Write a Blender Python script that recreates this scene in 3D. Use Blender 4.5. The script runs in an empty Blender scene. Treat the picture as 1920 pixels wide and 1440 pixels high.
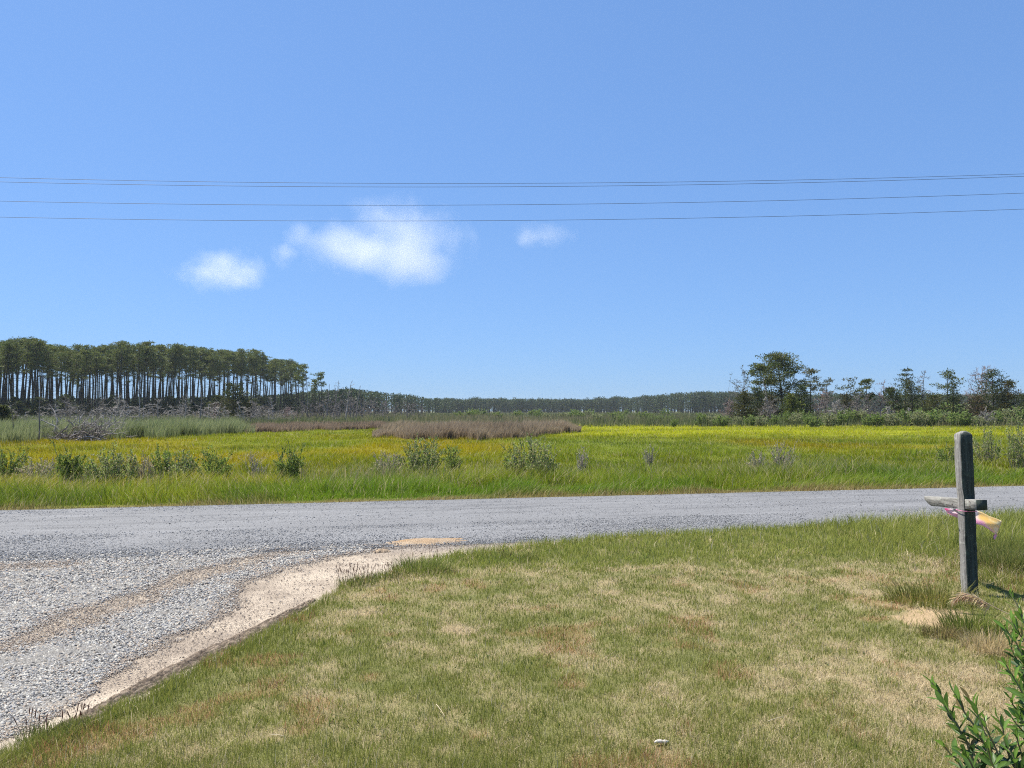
import bpy, math
import numpy as np
from mathutils import Vector

SC = bpy.context.scene
COL = SC.collection
R = math.radians

# ------------------------------------------------------------------ camera model
CAM_H = 1.65
F = 1443.0
PITCH = math.atan2(50.0, F)
CP, SP = math.cos(PITCH), math.sin(PITCH)


def ray(px, py):
    a, b = (px - 960.0) / F, (720.0 - py) / F
    return np.array([a, CP - b * SP, SP + b * CP])


def at(px, py, z=0.0):
    d = ray(px, py)
    t = (z - CAM_H) / d[2]
    return np.array([d[0] * t, d[1] * t, z])


def at_depth(px, py, Y):
    d = ray(px, py)
    t = Y / d[1]
    return np.array([d[0] * t, Y, CAM_H + d[2] * t])


def on_marsh(px, py):
    p = at(px, py, -0.3)
    for _ in range(4):
        p = at(px, py, float(ground_z(p[0], p[1])))
    return p


def height_at(p, py):
    """height of something that stands at p and reaches up to picture row py"""
    return at_depth(960, py, p[1])[2] - p[2]


# ------------------------------------------------------------------ noise
_T = np.random.default_rng(5).random((256, 256))


def vnoise(x, y, s=0):
    x = np.asarray(x, float) + 37.13 * s + 1000
    y = np.asarray(y, float) + 91.7 * s + 1000
    xi, yi = np.floor(x).astype(int), np.floor(y).astype(int)
    fx, fy = x - xi, y - yi
    fx, fy = fx * fx * (3 - 2 * fx), fy * fy * (3 - 2 * fy)
    x0, x1, y0, y1 = xi & 255, (xi + 1) & 255, yi & 255, (yi + 1) & 255
    return (_T[x0, y0] * (1 - fx) + _T[x1, y0] * fx) * (1 - fy) + (_T[x0, y1] * (1 - fx) + _T[x1, y1] * fx) * fy


def fbm(x, y, s=0, o=4):
    r, a, t = 0.0, 1.0, 0.0
    for i in range(o):
        r = r + a * vnoise(np.asarray(x) * 2 ** i, np.asarray(y) * 2 ** i, s + i * 7)
        t += a
        a *= 0.5
    return r / t


def sstep(a, b, x):
    t = np.clip((np.asarray(x, float) - a) / (b - a), 0, 1)
    return t * t * (3 - 2 * t)


def mix(a, b, t):
    t = np.asarray(t)[..., None]
    return np.asarray(a) * (1 - t) + np.asarray(b) * t


# ------------------------------------------------------------------ object helpers
def tag(o, label=None, cat=None, group=None, kind=None):
    if label: o['label'] = label
    if cat: o['category'] = cat
    if group: o['group'] = group
    if kind: o['kind'] = kind
    return o


def thing(name, label, cat, loc=(0, 0, 0), rz=0.0, group=None, scale=1.0):
    o = bpy.data.objects.new(name, None)
    o.empty_display_size = 0.2
    COL.objects.link(o)
    o.location = tuple(float(v) for v in loc)
    o.rotation_euler = (0, 0, rz)
    if not hasattr(scale, '__len__'): scale = (scale,) * 3
    o.scale = scale
    return tag(o, label, cat, group)


def mesh(name, V, faces, mat, col=None, smooth=False):
    """faces: list of int arrays of shape (n, k)"""
    V = np.asarray(V, np.float32)
    me = bpy.data.meshes.new(name)
    faces = [np.asarray(f, np.int32) for f in faces if len(f)]
    loops = np.concatenate([f.ravel() for f in faces])
    sizes = np.concatenate([np.full(len(f), f.shape[1], np.int32) for f in faces])
    starts = np.concatenate([[0], np.cumsum(sizes)[:-1]]).astype(np.int32)
    me.vertices.add(len(V)); me.vertices.foreach_set('co', V.ravel())
    me.loops.add(len(loops)); me.loops.foreach_set('vertex_index', loops)
    me.polygons.add(len(sizes)); me.polygons.foreach_set('loop_start', starts)
    if smooth: me.polygons.foreach_set('use_smooth', np.ones(len(sizes), bool))
    me.update(calc_edges=True)
    if col is not None:
        c = np.ones((len(V), 4), np.float32); c[:, :3] = col
        a = me.attributes.new('col', 'FLOAT_COLOR', 'POINT')
        a.data.foreach_set('color', c.ravel())
    me.materials.append(mat)
    return me


def obj(name, me, parent=None, loc=None):
    o = bpy.data.objects.new(name, me)
    COL.objects.link(o)
    if parent is not None: o.parent = parent
    if loc is not None: o.location = tuple(float(v) for v in loc)
    return o


def dup(root, loc, rz, scale, label=None, group=None):
    r = root.copy(); COL.objects.link(r)
    r.location = tuple(float(v) for v in loc); r.rotation_euler = (0, 0, rz)
    if not hasattr(scale, '__len__'): scale = (scale,) * 3
    r.scale = tuple(float(v) for v in scale)
    if label: r['label'] = label
    if group: r['group'] = group
    for ch in list(root.children):
        c = ch.copy(); COL.objects.link(c); c.parent = r
    return r


def norm(v):
    v = np.asarray(v, float)
    return v / (np.linalg.norm(v, axis=-1, keepdims=True) + 1e-9)


class Acc:
    """collects vertices, faces and colours for one mesh"""
    def __init__(self):
        self.V, self.F, self.C, self.n = [], {}, [], 0

    def add(self, V, faces, col=None):
        V = np.asarray(V, float).reshape(-1, 3)
        for f in faces:
            f = np.asarray(f, int)
            if len(f): self.F.setdefault(f.shape[1], []).append(f + self.n)
        self.V.append(V); self.n += len(V)
        if col is not None:
            c = np.asarray(col, float)
            self.C.append(np.broadcast_to(c, (len(V), 3)) if c.ndim == 1 else c)

    def mesh(self, name, mat, smooth=False):
        return mesh(name, np.concatenate(self.V), [np.concatenate(f) for f in self.F.values()], mat,
                    np.concatenate(self.C) if self.C else None, smooth)


def tube(acc, P, rad, sides=5, col=None, cap=False):
    P = np.asarray(P, float); n = len(P)
    rad = np.broadcast_to(np.asarray(rad, float), (n,))
    T = norm(np.gradient(P, axis=0))
    ref = np.array([0.31, 0.17, 0.93]) if abs(T[0, 2]) < 0.8 else np.array([0.93, 0.2, 0.1])
    A = norm(np.cross(T, ref)); B = np.cross(T, A)
    ang = np.arange(sides) * 2 * math.pi / sides
    V = P[:, None, :] + rad[:, None, None] * (np.cos(ang)[None, :, None] * A[:, None, :] + np.sin(ang)[None, :, None] * B[:, None, :])
    i = np.arange(n - 1)[:, None] * sides; j = np.arange(sides)[None, :]; k = (j + 1) % sides
    Q = np.stack([i + j, i + k, i + sides + k, i + sides + j], -1).reshape(-1, 4)
    fs = [Q]
    if cap:
        fs += [np.arange(sides)[None, ::-1], (np.arange(sides) + (n - 1) * sides)[None, :]]
    acc.add(V.reshape(-1, 3), fs, col)


def leaves(acc, P, D, L, W, rng, col, fold=0.0):
    """rhombic leaves (or needle tufts): base P, direction D"""
    P = np.asarray(P, float).reshape(-1, 3); n = len(P)
    if n == 0: return
    D = norm(D)
    S = norm(np.cross(D, rng.normal(0, 1, (n, 3))))
    L = np.broadcast_to(np.asarray(L, float), (n,))[:, None]
    W = np.broadcast_to(np.asarray(W, float), (n,))[:, None]
    N = np.cross(D, S)
    m = P + D * L * 0.45 + N * L * fold
    V = np.stack([P, m + S * W * 0.5, P + D * L, m - S * W * 0.5], 1).reshape(-1, 3)
    Q = np.arange(n * 4).reshape(n, 4)
    c = np.asarray(col, float)
    if c.ndim == 2: c = np.repeat(c, 4, 0)
    acc.add(V, [Q], c)


def blades(acc, P, H, W, lean, rng, col, tipcol=None, segs=2, bend=0.5):
    """grass blades. P n x 3, H heights, W widths, lean n x 2 horizontal offset at the tip"""
    n = len(P)
    a = rng.uniform(0, 2 * math.pi, n)
    S = np.stack([np.cos(a), np.sin(a), np.zeros(n)], 1) * (W * 0.5)[:, None]
    l3 = np.concatenate([lean, np.zeros((n, 1))], 1)
    up = np.array([0, 0, 1.0])
    tip = P + l3 + up * H[:, None]
    tc = col if tipcol is None else tipcol
    if segs == 1:
        V = np.stack([P - S, P + S, tip], 1).reshape(-1, 3)
        acc.add(V, [np.arange(n * 3).reshape(n, 3)], np.stack([col, col, tc], 1).reshape(-1, 3))
        return
    m = P + l3 * (0.5 - 0.5 * bend) + up * (H * 0.56)[:, None]
    V = np.stack([P - S, P + S, m + S * 0.8, m - S * 0.8, tip], 1).reshape(-1, 3)
    b = np.arange(n)[:, None] * 5
    acc.add(V, [b + np.array([[0, 1, 2, 3]]), b + np.array([[3, 2, 4]])],
            np.stack([col, col, (col + tc) / 2, (col + tc) / 2, tc], 1).reshape(-1, 3))


def branch(rng, p, d, L, n=5, wander=0.15, up=0.0):
    pts = [np.array(p, float)]; d = norm(np.array(d, float))
    for _ in range(n):
        d = norm(d + rng.normal(0, wander, 3) + np.array([0, 0, up]))
        pts.append(pts[-1] + d * L / n)
    return np.array(pts)


def jit(rng, base, n, v=0.2, h=0.08):
    """n variations of a base colour"""
    b = np.asarray(base, float)
    return np.clip(b * (1 + rng.normal(0, v, (n, 1))) * (1 + rng.normal(0, h, (n, 3))), 0.004, 0.9)


# ------------------------------------------------------------------ materials
def new_mat(name):
    m = bpy.data.materials.new(name); m.use_nodes = True
    nt = m.node_tree
    for n in list(nt.nodes): nt.nodes.remove(n)
    out = nt.nodes.new('ShaderNodeOutputMaterial')
    return m, nt, out


def mat_attr(name, rough=0.65, transl=0.0, spec=0.25, bump=None, grain=None):
    """colour per vertex ('col'), optionally letting light through"""
    m, nt, out = new_mat(name); N = nt.nodes.new; K = nt.links.new
    at_ = N('ShaderNodeAttribute'); at_.attribute_name = 'col'
    p = N('ShaderNodeBsdfPrincipled'); p.inputs['Roughness'].default_value = rough
    p.inputs['Specular IOR Level'].default_value = spec
    src = at_.outputs['Color']
    tc = N('ShaderNodeTexCoord')
    if grain:
        sc, amt = grain
        nz = N('ShaderNodeTexNoise'); nz.inputs['Scale'].default_value = sc; nz.inputs['Detail'].default_value = 5
        K(tc.outputs['Object'], nz.inputs['Vector'])
        mr = N('ShaderNodeMapRange'); mr.inputs[1].default_value = 0.3; mr.inputs[2].default_value = 0.7
        mr.inputs[3].default_value = 1 - amt; mr.inputs[4].default_value = 1 + amt
        K(nz.outputs[0], mr.inputs[0])
        vm = N('ShaderNodeVectorMath'); vm.operation = 'SCALE'
        K(src, vm.inputs[0]); K(mr.outputs[0], vm.inputs['Scale'])
        src = vm.outputs[0]
    K(src, p.inputs['Base Color'])
    if bump:
        sc, st, dist = bump
        nb = N('ShaderNodeTexNoise'); nb.inputs['Scale'].default_value = sc; nb.inputs['Detail'].default_value = 4
        K(tc.outputs['Object'], nb.inputs['Vector'])
        bp = N('ShaderNodeBump'); bp.inputs['Strength'].default_value = st; bp.inputs['Distance'].default_value = dist
        K(nb.outputs[0], bp.inputs['Height']); K(bp.outputs[0], p.inputs['Normal'])
    if transl > 0:
        t = N('ShaderNodeBsdfTranslucent'); K(src, t.inputs['Color'])
        mx = N('ShaderNodeMixShader'); mx.inputs[0].default_value = transl
        K(p.outputs[0], mx.inputs[1]); K(t.outputs[0], mx.inputs[2]); K(mx.outputs[0], out.inputs['Surface'])
    else:
        K(p.outputs[0], out.inputs['Surface'])
    return m


def mat_noise(name, c1, c2, scale=(1, 1, 1), nscale=5.0, rough=0.8, bump=0.3, bdist=0.01, detail=6, lo=0.35, hi=0.65, transl=0.0):
    m, nt, out = new_mat(name); N = nt.nodes.new; K = nt.links.new
    tc = N('ShaderNodeTexCoord'); mp = N('ShaderNodeMapping'); mp.inputs['Scale'].default_value = scale
    K(tc.outputs['Object'], mp.inputs['Vector'])
    nz = N('ShaderNodeTexNoise'); nz.inputs['Scale'].default_value = nscale; nz.inputs['Detail'].default_value = detail
    K(mp.outputs[0], nz.inputs['Vector'])
    cr = N('ShaderNodeValToRGB')
    cr.color_ramp.elements[0].position = lo; cr.color_ramp.elements[0].color = (*c1, 1)
    cr.color_ramp.elements[1].position = hi; cr.color_ramp.elements[1].color = (*c2, 1)
    K(nz.outputs[0], cr.inputs[0])
    p = N('ShaderNodeBsdfPrincipled'); p.inputs['Roughness'].default_value = rough
    p.inputs['Specular IOR Level'].default_value = 0.25
    K(cr.outputs[0], p.inputs['Base Color'])
    bp = N('ShaderNodeBump'); bp.inputs['Strength'].default_value = bump; bp.inputs['Distance'].default_value = bdist
    K(nz.outputs[0], bp.inputs['Height']); K(bp.outputs[0], p.inputs['Normal'])
    if transl > 0:
        t = N('ShaderNodeBsdfTranslucent'); K(cr.outputs[0], t.inputs['Color'])
        mx = N('ShaderNodeMixShader'); mx.inputs[0].default_value = transl
        K(p.outputs[0], mx.inputs[1]); K(t.outputs[0], mx.inputs[2]); K(mx.outputs[0], out.inputs['Surface'])
    else:
        K(p.outputs[0], out.inputs['Surface'])
    return m


M_GRASS = mat_attr('grass_blade', 0.6, 0.42, 0.2)
M_NEEDLE = mat_attr('needles', 0.6, 0.35, 0.25)
M_LEAF = mat_attr('leaf', 0.42, 0.35, 0.45)
M_BARK = mat_noise('pine_bark', (0.018, 0.015, 0.013), (0.06, 0.05, 0.044), (1, 1, 0.25), 6.0, 0.9, 0.4, 0.03)
M_DEAD = mat_noise('bleached_deadwood', (0.16, 0.145, 0.14), (0.42, 0.39, 0.37), (1, 1, 0.3), 5.0, 0.85, 0.3, 0.01)
M_DEADD = mat_noise('dull_deadwood', (0.11, 0.095, 0.09), (0.26, 0.23, 0.22), (1, 1, 0.3), 5.0, 0.85, 0.3, 0.01)
M_PINKWOOD = mat_noise('reddish_deadwood', (0.17, 0.115, 0.11), (0.32, 0.24, 0.22), (1, 1, 0.3), 5.0, 0.85, 0.3, 0.01)
M_STEM = mat_noise('shrub_stem', (0.10, 0.085, 0.06), (0.30, 0.27, 0.21), (1, 1, 1), 8.0, 0.85, 0.2, 0.005)
M_STONE = mat_attr('crushed_stone', 0.85, 0.0, 0.25)
M_SOIL = mat_attr('gravel_soil', 0.92, 0.0, 0.15, bump=(90.0, 0.9, 0.016), grain=(110.0, 0.65))
M_ROAD = mat_attr('chip_seal', 0.85, 0.0, 0.3, bump=(110.0, 0.7, 0.008), grain=(70.0, 0.6))
M_TURF = mat_attr('turf_soil', 0.95, 0.0, 0.1, bump=(120.0, 0.7, 0.015), grain=(160.0, 0.45))

# ------------------------------------------------------------------ ground layout
ROAD_FAR = lambda x: 14.4 + 0.21 * x
ROAD_NEAR = lambda x: 9.75 + 0.21 * x
KN = 1 / math.sqrt(1 + 0.21 ** 2)


def ground_z(x, y):
    s = (np.asarray(y, float) - ROAD_FAR(np.asarray(x, float))) * KN
    return -0.3 * sstep(0.0, 4.5, s)


EDGE_PX = [(-420, 1600), (0, 1428), (140, 1372), (300, 1292), (430, 1222), (520, 1176), (600, 1132), (645, 1100), (700, 1088),
           (760, 1068), (865, 1048), (945, 1037), (1000, 1029), (1130, 1016), (1300, 1004), (1500, 995), (1750, 987), (1920, 978)]
EDGE = np.array([at(*p)[:2] for p in EDGE_PX])
EDGE = np.vstack([EDGE[0] + (EDGE[0] - EDGE[1]) * 2, EDGE, [14.0, ROAD_NEAR(14.0) - 0.3], [40.0, ROAD_NEAR(40.0) - 0.3]])


def poly_dist(x, y, P):
    """signed distance to a polyline (positive on its right hand side) and the arc position"""
    x = np.asarray(x, float); y = np.asarray(y, float)
    best = np.full(x.shape, 1e9); sgn = np.ones(x.shape)
    for i in range(len(P) - 1):
        ax, ay = P[i]; dx, dy = P[i + 1] - P[i]
        t = np.clip(((x - ax) * dx + (y - ay) * dy) / (dx * dx + dy * dy), 0, 1)
        ex, ey = x - ax - t * dx, y - ay - t * dy
        d = np.hypot(ex, ey)
        m = d < best - 1e-9
        best = np.where(m, d, best)
        sgn = np.where(m, np.sign(-(dx * ey - dy * ex)), sgn)
    return best * np.where(sgn == 0, 1, sgn)


def lawn_sd(x, y):
    return poly_dist(x, y, EDGE) + (fbm(x * 3.1, y * 3.1, 3) - 0.5) * 0.16 + (fbm(x * 11, y * 11, 2, 2) - 0.5) * 0.13


def graded(lo, hi, fine_lo, fine_hi, step, grow=1.16):
    v = list(np.arange(fine_lo, fine_hi + 1e-6, step)); s = step
    while v[-1] < hi: s *= grow; v.append(min(hi, v[-1] + s))
    s = step
    while v[0] > lo: s *= grow; v.insert(0, max(lo, v[0] - s))
    return np.array(v)


def grid(xs, ys):
    X, Y = np.meshgrid(xs, ys, indexing='xy')
    nx, ny = len(xs), len(ys)
    i = (np.arange(ny - 1)[:, None] * nx + np.arange(nx - 1)[None, :]).ravel()
    return X.ravel(), Y.ravel(), np.stack([i, i + 1, i + nx + 1, i + nx], 1)


# marsh colours ----------------------------------------------------------------
def marsh_col(x, y, rng=None):
    """albedo of the marsh hay at a place"""
    s = (y - ROAD_FAR(x)) * KN
    n1 = fbm(x * 0.10, y * 0.055, 11)
    n2 = fbm(x * 0.35, y * 0.16, 12)
    n3 = fbm(x * 0.06, y * 0.022, 13)
    must = np.array([0.295, 0.255, 0.010]); olive = np.array([0.225, 0.250, 0.014]); green = np.array([0.17, 0.235, 0.022])
    yel = np.array([0.385, 0.40, 0.014]); lime = np.array([0.195, 0.245, 0.022])
    side = sstep(-0.06, 0.12, x / np.maximum(y, 1))          # mustard to the west, greener to the east
    c = mix(must, olive, sstep(0.36, 0.56, n1 + 0.12 * side))
    c = mix(c, green, sstep(0.52, 0.68, n2) * (0.35 + 0.4 * side))
    c = mix(c, lime, side * sstep(0.42, 0.58, n3) * sstep(60, 45, y) * 0.8)
    far = sstep(52, 62, y - 0.06 * x) * sstep(0.03, 0.12, x / np.maximum(y, 1))
    c = mix(c, yel, far * sstep(0.32, 0.60, fbm(x * 0.05, y * 0.2, 15)))
    v = sstep(7.0, 3.0, s + (fbm(x * 0.3, y * 0.3, 16) - 0.5) * 5)
    verge = mix(np.array([0.140, 0.220, 0.020]), np.array([0.22, 0.262, 0.028]), sstep(0.4, 0.65, n2))
    c = mix(c, verge, v)
    brown = sstep(1.15, 0.35, s + (fbm(x * 1.1, y * 1.1, 17) - 0.5) * 1.2)
    c = mix(c, np.array([0.26, 0.20, 0.085]), brown * 0.9)
    return c


def build_ground():
    xs = graded(-2500, 2500, -30, 34, 0.8); ys = graded(-300, 2500, -4, 70, 0.7)
    x, y, Q = grid(xs, ys)
    z = ground_z(x, y)
    bed = (y < ROAD_FAR(x) + 0.2)
    z = np.where(bed, -0.10, z - 0.005)
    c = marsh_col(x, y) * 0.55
    farc = mix(np.array([0.10, 0.115, 0.05]), np.array([0.16, 0.15, 0.08]), fbm(x * 0.02, y * 0.03, 4))
    c = mix(c, farc, sstep(80, 130, np.hypot(x, y)))
    c = np.where(bed[:, None], np.array([0.22, 0.19, 0.12]), c)
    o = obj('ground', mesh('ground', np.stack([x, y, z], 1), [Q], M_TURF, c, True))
    tag(o, 'flat marsh ground stretching to the far woods', kind='structure')


def road_tone(x, y):
    w = (y - ROAD_FAR(x)) * KN              # 0 at the far edge, about -4.6 at the near edge
    along = x + 0.21 * y
    base = np.array([0.158, 0.160, 0.166])
    c = np.broadcast_to(base, x.shape + (3,)).copy()
    c *= (0.92 + 0.20 * fbm(along * 0.25, w * 2.2, 21))[..., None]
    st = fbm(along * 0.5, w * 7.0, 22)
    c *= (1 - 0.20 * sstep(0.60, 0.72, st))[..., None]
    c *= (1 + 0.16 * sstep(0.64, 0.74, fbm(along * 0.45, w * 6.0, 23)))[..., None]
    dark = np.exp(-((w + 1.15) / 0.25) ** 2) + np.exp(-((w + 2.9) / 0.3) ** 2)
    c *= (1 - 0.10 * dark * fbm(along * 0.2, w, 24))[..., None]
    return c


def build_road():
    # chip sealed lane, swept along its direction, with a slight crown
    xs = graded(-160, 160, -16, 20, 0.09); v = np.linspace(0, 1, 52)
    X, Vv, Q = grid(xs, v)
    wig = (fbm(X * 1.7, X * 0 + 2, 25) - 0.5) * 0.12
    wig2 = (fbm(X * 1.1, X * 0 + 5, 26) - 0.5) * 0.25
    y0 = ROAD_NEAR(X) - 0.05 + wig2; y1 = ROAD_FAR(X) + 0.08 + wig
    Y = y0 + (y1 - y0) * Vv
    z = 0.012 + 0.035 * (1 - (2 * Vv - 1) ** 2) - 0.03 * np.exp(-Vv / 0.035)
    o = obj('road', mesh('road', np.stack([X, Y, z], 1), [Q], M_ROAD, road_tone(X, Y), True))
    tag(o, 'narrow grey chip sealed road crossing the view', kind='structure')


TRACKS = [np.array([at(*p)[:2] for p in q]) for q in (
    [(-500, 1330), (0, 1212), (250, 1120), (420, 1062), (520, 1036), (640, 1020)],
    [(-500, 1660), (-100, 1452), (150, 1345), (300, 1268), (430, 1192), (560, 1115), (660, 1068), (760, 1042), (900, 1026)],
    [(-600, 1150), (-100, 1070), (40, 1062), (120, 1060)],
)]


def drive_tan(x, y):
    """how much bare tan clay shows in the gravel"""
    n = fbm(x * 1.3, y * 1.3, 31)
    a = sstep(0.36, 0.05, np.abs(poly_dist(x, y, TRACKS[0])) + (n - 0.5) * 0.5) * 0.85
    wd = np.clip(0.36 + 0.21 * (y - 4.5), 0.30, 1.15)
    b = sstep(1.25, 0.75, -lawn_sd(x, y) / wd + (n - 0.5) * 0.7)
    c = sstep(0.30, 0.05, np.abs(poly_dist(x, y, TRACKS[2])) + (n - 0.5) * 0.3) * 0.6
    e = sstep(0.55, 0.1, np.abs(lawn_sd(x, y)) + (n - 0.5) * 0.3) * 0.9
    m0 = at(800, 1022)
    f = sstep(1.15, 0.35, np.hypot((x - m0[0]) / 0.85, (y - m0[1] - 0.2 * (x - m0[0])) / 0.38) + (n - 0.5) * 0.9)
    return np.clip(np.maximum(np.maximum(np.maximum(a, b), np.maximum(c, e)), f), 0, 1)


def build_drive():
    xs = graded(-18, 1.8, -11, 1.4, 0.05); ys = graded(-5, 10.6, 1.6, 10.4, 0.05)
    x, y, Q = grid(xs, ys)
    t = drive_tan(x, y)
    n = fbm(x * 2.3, y * 2.3, 33)
    grey = mix(np.array([0.15, 0.145, 0.14]), np.array([0.22, 0.21, 0.195]), n)
    tan = mix(np.array([0.26, 0.215, 0.172]), np.array([0.43, 0.365, 0.29]), sstep(0.25, 0.75, 0.6 * fbm(x * 1.7, y * 1.7, 34) + 0.4 * fbm(x * 9, y * 9, 36)))
    c = mix(grey, tan, t)
    c = mix(c, road_tone(x, y), sstep(-0.55, -0.05, y - ROAD_NEAR(x)) * (1 - 0.6 * t))
    # low dirt rim spilling from the lawn, orange straw coloured sand by the road
    z = 0.006 + 0.018 * (fbm(x * 4, y * 4, 35) - 0.5) - 0.012 * t + 0.03 * sstep(0.25, 0.0, np.abs(lawn_sd(x, y)))
    z = np.where(y > ROAD_NEAR(x) + 0.1, z - 0.04 * sstep(0.1, 0.5, y - ROAD_NEAR(x)), z)
    keep = (lawn_sd(x, y) < 0.35) & (y < ROAD_NEAR(x) + 0.75)
    Q = Q[keep[Q].all(1)]
    o = obj('driveway', mesh('driveway', np.stack([x, y, z], 1), [Q], M_SOIL, c, True))
    tag(o, 'gravel driveway with tan clay wheel tracks', kind='structure')


def lawn_z(x, y, sd=None):
    if sd is None: sd = lawn_sd(x, y)
    return -0.06 + 0.115 * sstep(-0.10, 0.14, sd) + (fbm(x * 1.5, y * 1.5, 41) - 0.5) * 0.05 + (fbm(x * 7, y * 7, 42) - 0.5) * 0.012


SAND = at(1740, 1170)[:2]


def lawn_dry(x, y):
    """0 green .. 1 straw coloured, plus how reddish"""
    d = y
    n = fbm(x * 0.9, y * 0.9, 51); n2 = fbm(x * 2.6, y * 2.6, 52); n3 = fbm(x * 6, y * 6, 53)
    band = np.exp(-((d - 6.9 - 0.12 * x) / 0.75) ** 2) * sstep(-0.4, 0.6, x)              # dry band across the middle
    east = sstep(0.9, 2.2, x) * sstep(5.6, 4.2, d) * sstep(2.9, 3.5, d)                      # straw patch near the shrub
    green_far = sstep(7.4, 8.3, d - 0.13 * x)
    green_near = sstep(3.5, 3.0, d)
    sd = lawn_sd(x, y)
    edge = sstep(0.55, 0.15, sd) * sstep(7.0, 5.0, d)
    v = 0.335 + 0.20 * band + 0.30 * east - 0.24 * green_far - 0.20 * green_near - 0.30 * edge + (n - 0.5) * 0.36 + (n2 - 0.5) * 0.65 + (n3 - 0.5) * 1.05
    red = sstep(0.60, 0.72, fbm(x * 2.9, y * 2.9, 54)) * sstep(8, 7, d) * (1 - east) * 0.6
    straw_line = np.exp(-((sd - 0.42) / 0.16) ** 2) * sstep(5.2, 5.8, d) * sstep(8.4, 7.6, d)
    p0 = at(862, 1196)
    spot = np.exp(-(((x - p0[0]) / 0.14) ** 2 + ((y - p0[1]) / 0.16) ** 2))
    return np.clip(v + 0.35 * straw_line + 0.7 * spot, 0, 1), red


def lawn_base_col(x, y):
    v, red = lawn_dry(x, y)
    c = mix(np.array([0.13, 0.135, 0.05]), np.array([0.30, 0.24, 0.14]), v)
    c = mix(c, np.array([0.22, 0.125, 0.06]), red * 0.6)
    s = np.hypot((x - SAND[0]) / 1.0, (y - SAND[1]) / 0.8) + (fbm(x * 4, y * 4, 55) - 0.5) * 0.9 + (fbm(x * 13, y * 13, 50) - 0.5) * 0.5
    c = mix(c, mix(np.array([0.42, 0.31, 0.19]), np.array([0.26, 0.19, 0.11]), fbm(x * 11, y * 11, 59)), sstep(0.42, 0.15, s))
    sd = lawn_sd(x, y)
    c = mix(c, np.array([0.20, 0.15, 0.10]), sstep(0.08, 0.0, sd))
    return c


def build_lawn():
    xs = graded(-9, 45, -3.4, 8.5, 0.05, 1.2); ys = graded(-8, 19.4, 1.5, 12.3, 0.05, 1.2)
    x, y, Q = grid(xs, ys)
    sd = lawn_sd(x, y)
    z = lawn_z(x, y, sd)
    keep = (sd > -0.2) & (y < ROAD_NEAR(x) + 0.35)
    Q = Q[keep[Q].all(1)]
    o = obj('lawn', mesh('lawn', np.stack([x, y, z], 1), [Q], M_TURF, lawn_base_col(x, y), True))
    tag(o, 'patchy dry lawn beside the gravel drive', kind='structure')


def in_view(x, y, m=0.10):
    return (np.abs(x) < (0.666 + m) * y + 0.35)


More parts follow.
